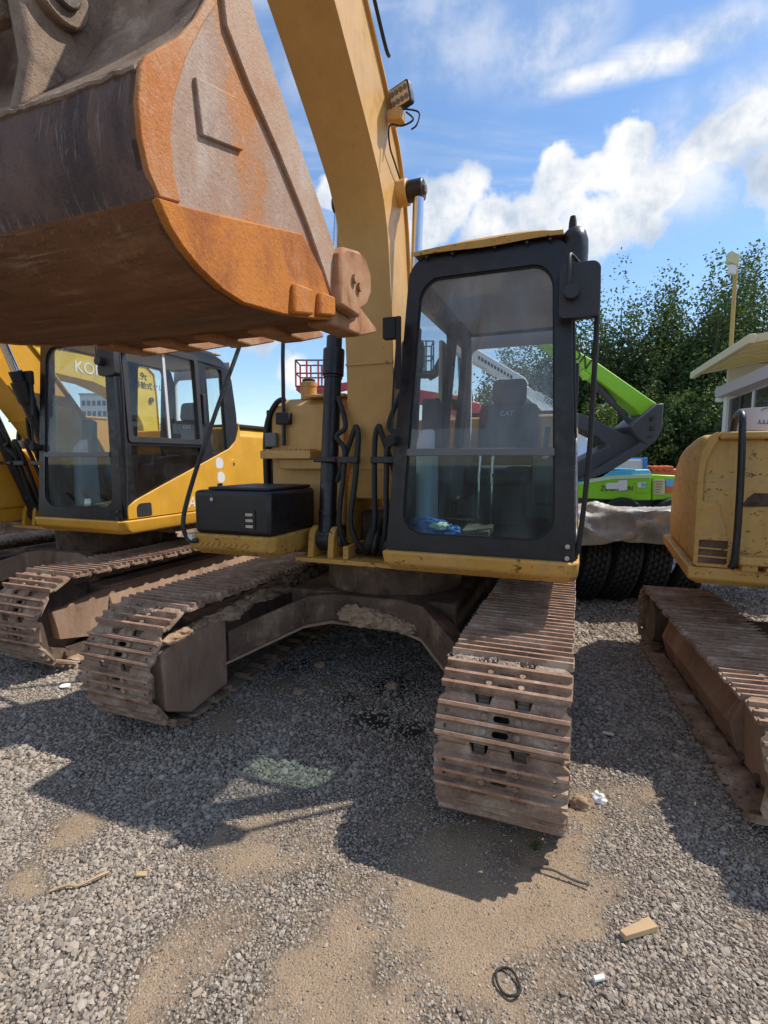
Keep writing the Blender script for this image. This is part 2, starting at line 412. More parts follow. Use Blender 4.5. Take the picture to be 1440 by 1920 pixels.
class B:
    """collects shapes into one mesh"""
    def __init__(s):
        s.v = []; s.f = []
    def raw(s, verts, faces):
        k = len(s.v)
        s.v += [tuple(v) for v in verts]
        s.f += [tuple(i + k for i in f) for f in faces]
        return s
    def box(s, x0, x1, y0, y1, z0, z1):
        v = [(x, y, z) for z in (z0, z1) for y in (y0, y1) for x in (x0, x1)]
        return s.raw(v, [(0, 2, 3, 1), (4, 5, 7, 6), (0, 1, 5, 4), (2, 6, 7, 3), (0, 4, 6, 2), (1, 3, 7, 5)])
    def hexa(s, bot, top):
        """bottom 4 points ccw seen from above, top 4 points"""
        return s.raw(list(bot) + list(top), [(3, 2, 1, 0), (4, 5, 6, 7), (0, 1, 5, 4), (1, 2, 6, 5), (2, 3, 7, 6), (3, 0, 4, 7)])
    def prism(s, prof, x0, x1, axis='x'):
        """closed 2D profile swept along an axis; prof holds (y,z) for x, (x,z) for y, (x,y) for z"""
        n = len(prof)
        mk = {'x': lambda a, b, t: (t, a, b), 'y': lambda a, b, t: (a, t, b), 'z': lambda a, b, t: (a, b, t)}[axis]
        v = [mk(a, b, x0) for a, b in prof] + [mk(a, b, x1) for a, b in prof]
        tri = geometry.tessellate_polygon([[Vector((a, b, 0)) for a, b in prof]])
        f = [tuple(t) for t in tri] + [tuple(i + n for i in reversed(t)) for t in tri]
        f += [(i, (i + 1) % n, n + (i + 1) % n, n + i) for i in range(n)]
        return s.raw(v, f)
    def strip(s, prof, thick, x0, x1):
        """open (y,z) profile as a bent plate with thickness (towards the left of its run), swept along x"""
        P = [Vector((a, b)) for a, b in prof]
        off = []
        for i, p in enumerate(P):
            d = (P[min(i + 1, len(P) - 1)] - P[max(i - 1, 0)]).normalized()
            off.append(p + Vector((-d.y, d.x)) * thick)
        poly = P + off[::-1]
        n = len(P)
        v = [(x0, a, b) for a, b in poly] + [(x1, a, b) for a, b in poly]
        m = 2 * n
        f = []
        for i in range(n - 1):
            a, b, c, d = i, i + 1, m - 2 - i, m - 1 - i
            f += [(a, b, c, d), (a + m, d + m, c + m, b + m)]
        f += [(i, i + m, (i + 1) % m + m, (i + 1) % m) for i in range(m)]
        return s.raw(v, f)
    def cyl(s, p, q, r, n=16, r2=None, caps=True):
        p, q = Vector(p), Vector(q)
        r2 = r if r2 is None else r2
        d = (q - p).normalized()
        a = d.orthogonal().normalized(); b = d.cross(a)
        v = [p + (a * math.cos(2 * math.pi * i / n) + b * math.sin(2 * math.pi * i / n)) * r for i in range(n)]
        v += [q + (a * math.cos(2 * math.pi * i / n) + b * math.sin(2 * math.pi * i / n)) * r2 for i in range(n)]
        f = [(i, (i + 1) % n, n + (i + 1) % n, n + i) for i in range(n)]
        if caps: f += [tuple(range(n - 1, -1, -1)), tuple(range(n, 2 * n))]
        return s.raw(v, f)
    def tube(s, pts, r, n=8, sub=6):
        P = [Vector(p) for p in pts]
        if sub > 1 and len(P) > 2:
            Q = []
            for i in range(len(P) - 1):
                p0, p1, p2, p3 = P[max(i - 1, 0)], P[i], P[i + 1], P[min(i + 2, len(P) - 1)]
                for k in range(sub):
                    t = k / sub
                    Q.append(0.5 * ((2 * p1) + (p2 - p0) * t + (2 * p0 - 5 * p1 + 4 * p2 - p3) * t * t + (3 * p1 - p0 - 3 * p2 + p3) * t ** 3))
            Q.append(P[-1]); P = Q
        v = []; ref = None
        for i, p in enumerate(P):
            d = (P[min(i + 1, len(P) - 1)] - P[max(i - 1, 0)]).normalized()
            if ref is None: ref = d.orthogonal().normalized()
            ref = (ref - d * ref.dot(d)).normalized()
            b = d.cross(ref)
            v += [p + (ref * math.cos(2 * math.pi * k / n) + b * math.sin(2 * math.pi * k / n)) * r for k in range(n)]
        f = []
        for i in range(len(P) - 1):
            for k in range(n):
                f.append((i * n + k, i * n + (k + 1) % n, (i + 1) * n + (k + 1) % n, (i + 1) * n + k))
        m = (len(P) - 1) * n
        f += [tuple(range(n - 1, -1, -1)), tuple(range(m, m + n))]
        return s.raw(v, f)
    def lathe(s, prof, n=20, base=(0, 0, 0)):
        """(radius, z) profile spun about z"""
        v = []; f = []
        for r, z in prof:
            v += [(base[0] + r * math.cos(2 * math.pi * i / n), base[1] + r * math.sin(2 * math.pi * i / n), base[2] + z) for i in range(n)]
        for j in range(len(prof) - 1):
            for i in range(n):
                f.append((j * n + i, j * n + (i + 1) % n, (j + 1) * n + (i + 1) % n, (j + 1) * n + i))
        f += [tuple(range(n - 1, -1, -1)), tuple(range((len(prof) - 1) * n, len(prof) * n))]
        return s.raw(v, f)
    def plate(s, outer, holes, fn, off):
        """flat or bilinear plate: 2D outline with holes, mapped by fn(u,v), thickened by vector off"""
        loops = [list(outer)] + [list(h) for h in holes]
        tri = geometry.tessellate_polygon([[Vector((a, b, 0)) for a, b in lp] for lp in loops])
        flat = [p for lp in loops for p in lp]
        off = Vector(off)
        A = [Vector(fn(a, b)) for a, b in flat]
        v = A + [p + off for p in A]
        n = len(flat)
        f = [tuple(t) for t in tri] + [tuple(i + n for i in reversed(t)) for t in tri]
        k = 0
        for lp in loops:
            m = len(lp)
            f += [(k + i, k + (i + 1) % m, n + k + (i + 1) % m, n + k + i) for i in range(m)]
            k += m
        return s.raw(v, f)
    def mesh(s, name, smooth=35):
        me = bpy.data.meshes.new(name)
        me.from_pydata(s.v, [], s.f)
        bm = bmesh.new(); bm.from_mesh(me)
        bmesh.ops.recalc_face_normals(bm, faces=bm.faces)
        bm.to_mesh(me); bm.free()
        if smooth:
            me.shade_smooth()
            me.set_sharp_from_angle(angle=R(smooth))
        return me
    def build(s, name, mat, parent=None, bevel=0.0, smooth=35, seg=2):
        me = s.mesh(name, smooth)
        me.materials.append(MAT[mat])
        o = link(bpy.data.objects.new(name, me), parent)
        if bevel:
            md = o.modifiers.new('bevel', 'BEVEL')
            md.width = bevel; md.segments = seg; md.limit_method = 'ANGLE'; md.angle_limit = R(40)
            md.harden_normals = False
        return o

def rrect(x0, y0, x1, y1, r, n=5):
    """rounded rectangle; r may be a tuple for corners (x0y0, x1y0, x1y1, x0y1)"""
    r = (r,) * 4 if not isinstance(r, tuple) else r
    out = []
    for (cx, cy, a0, rr) in ((x0, y0, 180, r[0]), (x1, y0, 270, r[1]), (x1, y1, 0, r[2]), (x0, y1, 90, r[3])):
        ox = cx + rr if cx == x0 else cx - rr
        oy = cy + rr if cy == y0 else cy - rr
        for k in range(n + 1):
            a = R(a0 + 90 * k / n)
            out.append((ox + rr * math.cos(a), oy + rr * math.sin(a)))
    return out
def circle(cx, cy, r, n=10, ry=None):
    ry = ry or r
    return [(cx + r * math.cos(2 * math.pi * i / n), cy + ry * math.sin(2 * math.pi * i / n)) for i in range(n)]
def text(body, size, mat, name, parent, loc, rot, extrude=0.002, align='CENTER', shear=0.0, sx=1.0):
    c = bpy.data.curves.new(name, 'FONT')
    c.body = body; c.size = size; c.extrude = extrude; c.align_x = align; c.align_y = 'CENTER'; c.shear = shear
    c.materials.append(MAT[mat])
    tmp = bpy.data.objects.new('lettering_source', c)
    COL.objects.link(tmp)
    bpy.context.view_layer.update()
    me = bpy.data.meshes.new_from_object(tmp.evaluated_get(bpy.context.evaluated_depsgraph_get()))
    bpy.data.objects.remove(tmp)
    bpy.data.curves.remove(c)
    if not me.materials: me.materials.append(MAT[mat])
    o = bpy.data.objects.new(name, me)
    o.location = loc; o.rotation_euler = rot; o.scale = (sx, 1, 1)
    return link(o, parent)

# ------------------------------------------------------------------ ground
_g = np.random.RandomState(3)
_tab = _g.rand(256, 256)
def vnoise(x, y):
    x = np.asarray(x, float); y = np.asarray(y, float)
    xi = np.floor(x).astype(int); yi = np.floor(y).astype(int)
    u = x - xi; v = y - yi
    u = u * u * (3 - 2 * u); v = v * v * (3 - 2 * v)
    g = lambda a, b: _tab[a % 256, b % 256]
    return (g(xi, yi) * (1 - u) + g(xi + 1, yi) * u) * (1 - v) + (g(xi, yi + 1) * (1 - u) + g(xi + 1, yi + 1) * u) * v
def fbm(x, y, o=4):
    s = 0; a = 0.5
    for i in range(o):
        s = s + a * vnoise(x * 2 ** i + 17 * i, y * 2 ** i + 31 * i); a *= 0.5
    return s
DIRT = [((860, 1620), .42, .8), ((1000, 1640), .30, .9), ((880, 1780), .45, .75), ((640, 1860), .40, .75), ((420, 1760), .22, .7), ((330, 1850), .25, .7),
        ((130, 1560), .16, .8), ((60, 1640), .12, .8), ((500, 1590), .34, .65), ((560, 1290), .45, .6), ((400, 1340), .40, .6), ((230, 1420), .45, .45),
        ((700, 1560), .5, .5), ((760, 1700), .5, .55), ((1010, 1860), .35, .5), ((1100, 1520), .15, .8)]
OIL = [((700, 1350), .20, 1.0), ((735, 1290), .26, .9), ((560, 1245), .22, .8), ((660, 1310), .16, .8), ((770, 1370), .16, .9), ((860, 1560), .12, .5), ((960, 1600), .12, .6)]
DIRT = [(at_height(*p, 0), r, a) for p, r, a in DIRT]
OIL = [(at_height(*p, 0), r, a) for p, r, a in OIL]
def dirt_at(x, y):
    d = 0.20 + 0.9 * (fbm(x * 1.3, y * 1.3) - 0.47)
    wx = x + 0.30 * (fbm(x * 3.1 + 5, y * 3.1, 3) - .45); wy = y + 0.30 * (fbm(x * 3.1, y * 3.1 + 9, 3) - .45)
    for p, r, a in DIRT:
        d = np.maximum(d, a * 0.95 * np.exp(-((wx - p.x) ** 2 + (wy - p.y) ** 2) / (r * r * 1.15)))
    return np.clip(d + 0.75 * (fbm(x * 7, y * 7, 5) - 0.47), 0, 1)
def oil_at(x, y):
    d = np.zeros_like(x)
    for p, r, a in OIL:
        d = np.maximum(d, a * np.exp(-((x - p.x) ** 2 + (y - p.y) ** 2) / (r * r)))
    return d
def height_at(x, y):
    near = np.clip((14 - np.hypot(x, y)) / 6, 0, 1)
    return near * (0.035 * (fbm(x * 0.9, y * 0.9) - 0.47) + 0.012 * (fbm(x * 5, y * 5) - 0.47))
def grid_axis(lo, hi, step, far):
    a = list(np.arange(lo, hi + 1e-6, step))
    s, v = step, hi
    up = []
    while v < far:
        s *= 1.25; v += s; up.append(v)
    s, v = step, lo
    dn = []
    while v > -far:
        s *= 1.25; v -= s; dn.append(v)
    return np.array(dn[::-1] + a + up)
def make_ground():
    xs = grid_axis(-4.5, 3.5, 0.06, 420); ys = grid_axis(0.6, 7.5, 0.06, 420)
    X, Y = np.meshgrid(xs, ys)
    Z = height_at(X, Y)
    nx, ny = len(xs), len(ys)
    verts = np.stack([X.ravel(), Y.ravel(), Z.ravel()], 1)
    i = np.arange(nx * ny).reshape(ny, nx)
    quads = np.stack([i[:-1, :-1].ravel(), i[:-1, 1:].ravel(), i[1:, 1:].ravel(), i[1:, :-1].ravel()], 1)
    me = bpy.data.meshes.new('ground')
    me.from_pydata(verts.tolist(), [], quads.tolist())
    for nm, fn in (('dirt', dirt_at), ('oil', oil_at)):
        a = me.attributes.new(nm, 'FLOAT', 'POINT')
        a.data.foreach_set('value', fn(X, Y).ravel().astype(np.float32))
    me.shade_smooth()
    me.materials.append(MAT['ground'])
    tag(link(bpy.data.objects.new('ground', me)), 'grey gravel yard with patches of tan soil', 'ground', kind='structure')
make_ground()

def make_gravel():
    pts = []
    for (y0, y1, cell, smax) in ((0.7, 2.4, 0.0108, 1.0), (2.4, 4.2, 0.0155, 1.1), (4.2, 7.5, 0.029, 1.5)):
        w0 = y1 * 0.80 + 0.3
        xs = np.arange(-w0, w0, cell); ys = np.arange(y0, y1, cell)
        X, Y = np.meshgrid(xs, ys)
        X = X + (_g.rand(*X.shape) - .5) * cell * 1.1; Y = Y + (_g.rand(*Y.shape) - .5) * cell * 1.1
        X = X.ravel(); Y = Y.ravel()
        keep = np.abs(X) < Y * 0.80 + 0.25
        X, Y = X[keep], Y[keep]
        d = dirt_at(X, Y) + 0.10 * (_g.rand(len(X)) - 0.5)
        p = np.clip(1.05 - (d - 0.38) * 2.0, 0.42, 1.0) * np.clip(1.25 - oil_at(X, Y) * .9, 0.35, 1)
        keep = _g.rand(len(X)) < p
        X, Y, d = X[keep], Y[keep], d[keep]
        S = (0.55 + 0.75 * _g.rand(len(X)) ** 2) * cell * 0.62 * np.clip(1.3 - d * 1.15, 0.36, 1.2)
        S *= np.where(_g.rand(len(X)) < 0.05, 1.7, 1.0)
        Z = height_at(X, Y) + S * 0.05
        pts.append(np.stack([X, Y, Z, S], 1))
    P = np.concatenate(pts)
    me = bpy.data.meshes.new('gravel')
    me.vertices.add(len(P))
    me.vertices.foreach_set('co', P[:, :3].astype(np.float32).ravel())
    a = me.attributes.new('size', 'FLOAT', 'POINT')
    a.data.foreach_set('value', P[:, 3].astype(np.float32))
    me.materials.append(MAT['pebble'])
    ob = link(bpy.data.objects.new('gravel', me))
    tag(ob, 'loose grey crushed stone strewn over the yard', 'gravel', kind='stuff')
    ng = bpy.data.node_groups.new('gravel_nodes', 'GeometryNodeTree')
    ng.interface.new_socket('Geometry', in_out='INPUT', socket_type='NodeSocketGeometry')
    ng.interface.new_socket('Geometry', in_out='OUTPUT', socket_type='NodeSocketGeometry')
    N, Lk = ng.nodes, ng.links
    gi = N.new('NodeGroupInput'); go = N.new('NodeGroupOutput')
    join = N.new('GeometryNodeGeometryToInstance')
    for k in range(7):
        ico = N.new('GeometryNodeMeshIcoSphere'); ico.inputs['Radius'].default_value = 1.0; ico.inputs['Subdivisions'].default_value = 2 if k < 5 else 1
        pos = N.new('GeometryNodeInputPosition')
        no = N.new('ShaderNodeTexNoise'); no.noise_dimensions = '4D'
        no.inputs['Scale'].default_value = 1.1; no.inputs['Detail'].default_value = 1.0; no.inputs['W'].default_value = 3.7 * k
        Lk.new(pos.outputs[0], no.inputs['Vector'])
        sub = N.new('ShaderNodeVectorMath'); sub.operation = 'SUBTRACT'; sub.inputs[1].default_value = (.5, .5, .5)
        Lk.new(no.outputs['Color'], sub.inputs[0])
        sc = N.new('ShaderNodeVectorMath'); sc.operation = 'SCALE'; sc.inputs['Scale'].default_value = 2.0
        Lk.new(sub.outputs[0], sc.inputs[0])
        sp = N.new('GeometryNodeSetPosition'); Lk.new(ico.outputs[0], sp.inputs[0]); Lk.new(sc.outputs[0], sp.inputs['Offset'])
        tr = N.new('GeometryNodeTransform'); tr.inputs['Scale'].default_value = (1.15, 0.85, 0.62 + 0.05 * k)
        Lk.new(sp.outputs[0], tr.inputs[0])
        sm = N.new('GeometryNodeSetMaterial'); sm.inputs['Material'].default_value = MAT['pebble']
        Lk.new(tr.outputs[0], sm.inputs[0])
        Lk.new(sm.outputs[0], join.inputs[0])
    iop = N.new('GeometryNodeInstanceOnPoints')
    iop.inputs['Pick Instance'].default_value = True
    Lk.new(gi.outputs[0], iop.inputs['Points']); Lk.new(join.outputs[0], iop.inputs['Instance'])
    rv = N.new('FunctionNodeRandomValue'); rv.data_type = 'FLOAT_VECTOR'
    rv.inputs[0].default_value = (-0.5, -0.5, 0); rv.inputs[1].default_value = (0.5, 0.5, 6.283)
    Lk.new(rv.outputs[0], iop.inputs['Rotation'])
    ri = N.new('FunctionNodeRandomValue'); ri.data_type = 'INT'
    ri.inputs[4].default_value = 0; ri.inputs[5].default_value = 6
    Lk.new(ri.outputs[2], iop.inputs['Instance Index'])
    na = N.new('GeometryNodeInputNamedAttribute'); na.data_type = 'FLOAT'; na.inputs['Name'].default_value = 'size'
    Lk.new(na.outputs[0], iop.inputs['Scale'])
    Lk.new(iop.outputs[0], go.inputs[0])
    md = ob.modifiers.new('gravel', 'NODES'); md.node_group = ng
make_gravel()

# ------------------------------------------------------------------ excavators
CACHE = {}
def shoe_mesh(width, pitch, style):
    key = ('shoe', width, pitch, style)
    if key in CACHE: return CACHE[key]
    w = width / 2; p = pitch
    b = B()
    y0, y1 = -p * 0.5, p * 0.492
    nd = p * 0.16
    out = [(-w + .03, y0), (w - .03, y0), (w, y0 + .03), (w, y1 - .03), (w - .035, y1)]
    for cx in (.08, -.08):                      # notches that clear the chain links
        out += [(cx + .036, y1), (cx + .028, y1 - nd), (cx - .028, y1 - nd), (cx - .036, y1)]
    out += [(-w + .035, y1), (-w, y1 - .03), (-w, y0 + .03)]
    gy = [-p * 0.415, -p * 0.10, p * 0.215]
    val = [(gy[0] + gy[1]) / 2, (gy[1] + gy[2]) / 2]
    holes = []
    if style == 'triple':
        for v in val:
            holes.append([(x, y) for x, y in rrect(-.033, v - .0125, .033, v + .0125, .012, 3)])
            holes.append(circle(-w * .84, v, .009, 8))
            holes.append(circle(w * .80, v, .008, 8))
    else:
        for v in val:
            holes.append(circle(-w * .88, v, .010, 6)); holes.append(circle(w * .88, v, .010, 6))
            holes.append(circle(-w * .70, v + .01, .007, 6)); holes.append(circle(w * .70, v + .01, .007, 6))
    b.plate(out, holes, lambda x, y: (x, y, 0.0), (0, 0, 0.016))
    for q0, q1 in ((-w + .02, -.118), (-.042, .042), (.118, w - .02)):
        b.prism([(y0 - .034, -.020), (y0 + .004, .002), (y0 + .004, .012), (y0 - .034, -.008)], q0, q1)   # lip tucked under the next shoe
    for g in gy:
        hgt = 0.042 if style == 'triple' else 0.034
        b.prism([(g - .013, .014), (g + .013, .014), (g + .0065, hgt), (g - .0065, hgt)], -w + .004, w - .004)
    for v in val:                               # bolt heads
        for cx in (-.066, .066):
            b.cyl((cx, v, .012), (cx, v, .030), .0135, 6)
    me = b.mesh('track_shoe', 30)
    me.materials.append(MAT['track_rust'])
    # worn bright edges of the grousers
    me.materials.append(MAT['track_edge'])
    for pl in me.polygons:
        if min(me.vertices[i].co.z for i in pl.vertices) > 0.031: pl.material_index = 1
    CACHE[key] = me
    return me

def track_path(a, rp, n):
    """n stations on a stadium loop: (y, z, angle of outward normal measured from +z towards -y)"""
    s_len, arc = 2 * a, math.pi * rp
    tot = 2 * s_len + 2 * arc
    out = []
    for i in range(n):
        s = (i + 0.3) * tot / n
        if s < s_len: out.append((a - s, rp * 2, 0.0, s))
        elif s < s_len + arc:
            th = (s - s_len) / rp; out.append((-a - rp * math.sin(th), rp + rp * math.cos(th), th, s))
        elif s < 2 * s_len + arc: out.append((-a + (s - s_len - arc), 0.0, math.pi, s))
        else:
            th = math.pi + (s - 2 * s_len - arc) / rp; out.append((a - rp * math.sin(th), rp + rp * math.cos(th), th, s))
    return out, tot

def make_track(parent, xc, inner, a=1.43, r=0.325, width=0.53, n=42, style='triple', lift=0.044, sag=0.012, shift=0.0):
    """one crawler: chain (> shoes), frame, idler, sprocket, rollers. inner = +1 when the machine's centre lies at +x"""
    st, tot = track_path(a, r, n)
    pitch = tot / n
    chain = B()
    for (y, z, th, s) in st:
        M = Matrix.Translation((xc, y, z + lift)) @ Matrix.Rotation(th, 4, 'X')
        for cx in (-.08, .08):
            bb = B().box(cx - .022, cx + .022, -pitch * .56, pitch * .44, -.085, -.002)
            chain.raw([M @ Vector(v) for v in bb.v], bb.f)
        bb = B().cyl((-.13, pitch * .48, -.045), (.13, pitch * .48, -.045), .022, 8)
        chain.raw([M @ Vector(v) for v in bb.v], bb.f)
    ch = chain.build('track_chain', 'chain_steel', parent)
    me = shoe_mesh(width, round(pitch, 4), style)
    for (y, z, th, s) in st:
        o = bpy.data.objects.new('track_shoe', me)
        dz = -sag * math.sin(min(max((a - y) / (2 * a), 0), 1) * math.pi) ** 2 if th == 0 else 0
        o.location = (xc + rnd.uniform(-.004, .004), y, z + lift + dz + rnd.uniform(-.002, .002))
        o.rotation_euler = (th + rnd.uniform(-.02, .02), rnd.uniform(-.006, .006), 0)
        link(o, ch)
    zc = r + lift
    # frame: front guard box flush with the inner edge of the shoes, long beam behind it
    k = inner
    xi = xc + k * width * 0.5
    xo = xc - k * width * 0.5
    fr = B()
    prof = [(-a - .15, zc - .20), (-a - .17, zc + .14), (-a - .02, zc + .19), (-a + .39, zc + .19), (-a + .39, zc - .26), (-a + .05, zc - .30)]
    fr.prism(prof, xi - k * .13, xi - k * .006)
    fr.build('idler_guard', 'frame_rust', parent, 0.012)
    bm_ = B()
    bm_.prism([(xc - .12, zc - .20), (xc + .12, zc - .20), (xc + .17, zc - .04), (xc + .10, zc + .16), (xc - .10, zc + .16), (xc - .17, zc - .04)], -a + .36, a - .25, 'y')
    if inner: bm_.box(min(xc, xi - k * .03), max(xc, xi - k * .03), -a + .40, a - .45, zc - .12, zc + .02)
    bm_.prism([(-a - .10, zc - .15), (-a - .14, zc + .08), (-a + .30, zc + .14), (a - .3, zc + .14), (a - .3, zc - .2), (-a + .2, zc - .22)], xo + k * .14, xo + k * .20)
    bm_.build('track_frame', 'frame_rust', parent, 0.01)
    w = B()
    w.cyl((xc - .07, -a, zc), (xc + .07, -a, zc), r - .075, 32)
    w.cyl((xc - .10, -a, zc), (xc + .10, -a, zc), .10, 20)
    idl = w.build('idler', 'chain_steel', parent, 0.008)
    ch.location.y = idl.location.y = shift
    sp = B()
    pts = []
    for i in range(42):
        rr = (r - .055) if (i % 2) else (r - .10)
        pts.append((a + rr * math.cos(2 * math.pi * i / 42), zc + rr * math.sin(2 * math.pi * i / 42)))
    sp.prism(pts, xc - .04, xc + .04)
    sp.cyl((xo + k * .05, a, zc), (xi - k * .05, a, zc), .17, 24)
    sp.build('sprocket', 'chain_steel', parent)
    nroll = max(5, int(2 * a / .4))
    for i in range(nroll):
        y = -a + .45 + (2 * a - .9) * i / (nroll - 1)
        B().cyl((xc - .14, y, lift + .155), (xc + .14, y, lift + .155), .075, 16).build('track_roller', 'chain_steel', parent)

CAB_Z0, CAB_H = 1.07, 1.61
def cab_left_x(z): return 0.30 + 0.125 * (z - CAB_Z0) / CAB_H
def cab_right_x(z): return 1.325 - 0.08 * (z - CAB_Z0) / CAB_H
def front_map(u, v):
    z = CAB_Z0 + CAB_H * v
    xl, xr = cab_left_x(z), cab_right_x(z)
    bow = 0.05 * v ** 3
    return Vector((xl + (xr - xl) * u, -1.0 + bow, z))

def make_cab(parent, panel, detail):
    cab = B()
    W_, H_ = 1.0, CAB_H
    sc = lambda pts: [(x / W_, z / H_) for x, z in pts]
    outer = sc(rrect(0, 0, W_, H_, (.03, .03, .11, .11), 6))
    inner = sc(rrect(.085, .105, .905, H_ - .115, (.13, .13, .12, .12), 7))
    c = cab.plate(outer, [inner], front_map, (0, .055, 0)).build('cab', 'black', parent, 0.016, seg=3)
    # divider between the two front panes
    B().plate(sc([(.085, .545), (.905, .545), (.905, .585), (.085, .585)]), [], lambda u, v: front_map(u, v) + Vector((0, -.004, 0)), (0, .03, 0)).build('window_rail', 'grey_plastic' if detail else 'black', c, 0.004)
    gt = sc(rrect(.075, .583, .915, H_ - .105, (.01, .01, .125, .125), 6))
    gb = sc(rrect(.075, .095, .915, .547, (.135, .135, .01, .01), 6))
    B().plate(gt, [], lambda u, v: front_map(u, v) + Vector((0, .022, 0)), (0, .005, 0)).build('windscreen', 'glass_front', c, smooth=0)
    B().plate(gb, [], lambda u, v: front_map(u, v) + Vector((0, .022, 0)), (0, .005, 0)).build('lower_front_pane', 'glass_green', c, smooth=0)
    # rubber seal round the opening
    seal_o = sc(rrect(.078, .098, .912, H_ - .108, (.135, .135, .125, .125), 7))
    seal_i = sc(rrect(.094, .114, .896, H_ - .124, (.125, .125, .115, .115), 7))
    B().plate(seal_o, [seal_i], lambda u, v: front_map(u, v) + Vector((0, .012, 0)), (0, .014, 0)).build('window_seal', 'rubber', c)
    # door side (+x)
    rm = lambda y, z: (cab_right_x(z), y, z)
    outl = [(-.955, 1.075), (.58, 1.075), (.63, 1.5), (.625, 2.1), (.585, 2.45), (.53, 2.58), (.42, 2.66), (.28, 2.69), (-.86, 2.69), (-.915, 2.65), (-.945, 2.5)]
    up = rrect(-.835, 1.78, .005, 2.58, (.02, .02, .02, .05))
    lo = [(-.845, 1.235), (.005, 1.545), (.005, 1.71), (-.845, 1.71)]
    rq = rrect(.175, 1.66, .42, 2.54, .03)
    B().plate(outl, [up, lo, rq], rm, (-.05, 0, 0)).build('door_side', 'black', c, 0.008)
    B().plate(rrect(-.845, 1.77, .015, 2.59, .02), [], lambda y, z: Vector(rm(y, z)) + Vector((-.02, 0, 0)), (-.004, 0, 0)).build('door_window', 'glass_clear', c, smooth=0)
    B().plate([(-.85, 1.23), (.01, 1.54), (.01, 1.72), (-.85, 1.72)], [], lambda y, z: Vector(rm(y, z)) + Vector((-.02, 0, 0)), (-.004, 0, 0)).build('lower_door_window', 'glass_dark', c, smooth=0)
    B().plate(rrect(.165, 1.65, .43, 2.55, .02), [], lambda y, z: Vector(rm(y, z)) + Vector((-.02, 0, 0)), (-.004, 0, 0)).build('quarter_window', 'glass_clear', c, smooth=0)
    # window frames inside the door and the sliding pane's upright
    B().plate(rrect(-.875, 1.74, .045, 2.62, .03), [rrect(-.825, 1.79, -.005, 2.57, .02)], lambda y, z: Vector(rm(y, z)) + Vector((.012, 0, 0)), (-.02, 0, 0)).build('door_window_frame', 'dark_plastic', c, 0.005)
    B().plate([(-.40, 1.78), (-.37, 1.78), (-.37, 2.58), (-.40, 2.58)], [], lambda y, z: Vector(rm(y, z)) + Vector((-.012, 0, 0)), (-.014, 0, 0)).build('sliding_pane_edge', 'grey_liner', c)
    B().box(1.262, 1.30, .065, .105, 1.95, 2.25).build('door_hinge_cover', 'dark_plastic', c, 0.006)
    pan = [(-.955, 1.085), (-.955, 1.17), (-.93, 1.205), (-.86, 1.245), (-.5, 1.375), (.07, 1.575), (.45, 1.71), (.57, 1.80), (.625, 1.93), (.64, 2.0), (.66, 1.8), (.66, 1.085)]
    pz = B().plate(pan, [], lambda y, z: Vector(rm(y, z)) + Vector((.012, 0, 0)), (-.02, 0, 0)).build('side_panel', panel, c, 0.005)
    B().plate(rrect(-.86, 1.10, -.70, 1.215, (.01, .01, .02, .05)), [], lambda y, z: Vector(rm(y, z)) + Vector((.016, 0, 0)), (-.01, 0, 0)).build('door_handle', 'dark_plastic', pz, 0.004)
    if detail == 'left':
        for yy, zz, rr in ((.26, 1.55, .062), (.27, 1.40, .062)):
            B().cyl((cab_right_x(zz) + .010, yy, zz), (cab_right_x(zz) + .0145, yy, zz), rr, 24).build('round_sticker', 'white_paint', pz)
        lk = B().cyl((1.30, .50, 1.54), (1.315, .50, 1.54), .055, 24).build('lock_cover', panel, pz, 0.004)
        B().box(1.312, 1.318, .49, .51, 1.525, 1.555).build('keyhole', 'letter_dark', lk)
        text('AE', 0.15, 'letter_white', 'lettering', pz, (cab_right_x(1.17) + .013, -.16, 1.17), (R(90), 0, R(90)), 0.001, shear=0.25)
    # far side (-x), rear wall, floor, roof
    lm = lambda y, z: (cab_left_x(z), y, z)
    wt = 2.585 if detail == 'left' else 2.47
    B().plate(outl, [rrect(-.86, 1.52, -.06, wt, .05), rrect(.06, 1.62, .42, wt, .05)], lm, (.05, 0, 0)).build('right_side_wall', 'black', c, 0.008)
    B().plate(rrect(-.87, 1.51, -.05, wt + .01, .03), [], lambda y, z: Vector(lm(y, z)) + Vector((.02, 0, 0)), (.004, 0, 0)).build('right_window', 'glass_clear', c, smooth=0)
    B().plate(rrect(.05, 1.61, .43, wt + .01, .03), [], lambda y, z: Vector(lm(y, z)) + Vector((.02, 0, 0)), (.004, 0, 0)).build('right_rear_window', 'glass_clear', c, smooth=0)
    rw = [(.36, 1.08), (1.27, 1.08), (1.23, 2.66), (.45, 2.66)]
    B().plate(rw, [rrect(.46, 1.56, 1.15, 2.50, .05)], lambda x, z: (x, .585, z), (0, .035, 0)).build('rear_wall', 'grey_liner', c, 0.005)
    B().plate(rrect(.45, 1.55, 1.16, 2.51, .04), [], lambda x, z: (x, .60, z), (0, .004, 0)).build('rear_window', 'glass_clear', c, smooth=0)
    B().box(.34, 1.29, -.94, .60, 1.075, 1.12).build('cab_floor', 'dark_plastic', c)
    rf = B()
    prof = [(-.93, 2.615), (-.90, 2.66), (-.80, 2.70), (.30, 2.715), (.5, 2.65), (.55, 2.58), (.50, 2.60), (.28, 2.655), (-.80, 2.645)]
    rf.prism(prof, .45, 1.225).build('roof', 'black', c, 0.02, seg=3)
    B().box(.47, 1.205, -.86, .50, 2.60, 2.625).build('headliner', 'grey_liner', c, 0.01)
    # weathered yellow sheet over the roof
    bs = B()
    nx_, ny_ = 16, 14
    V = []
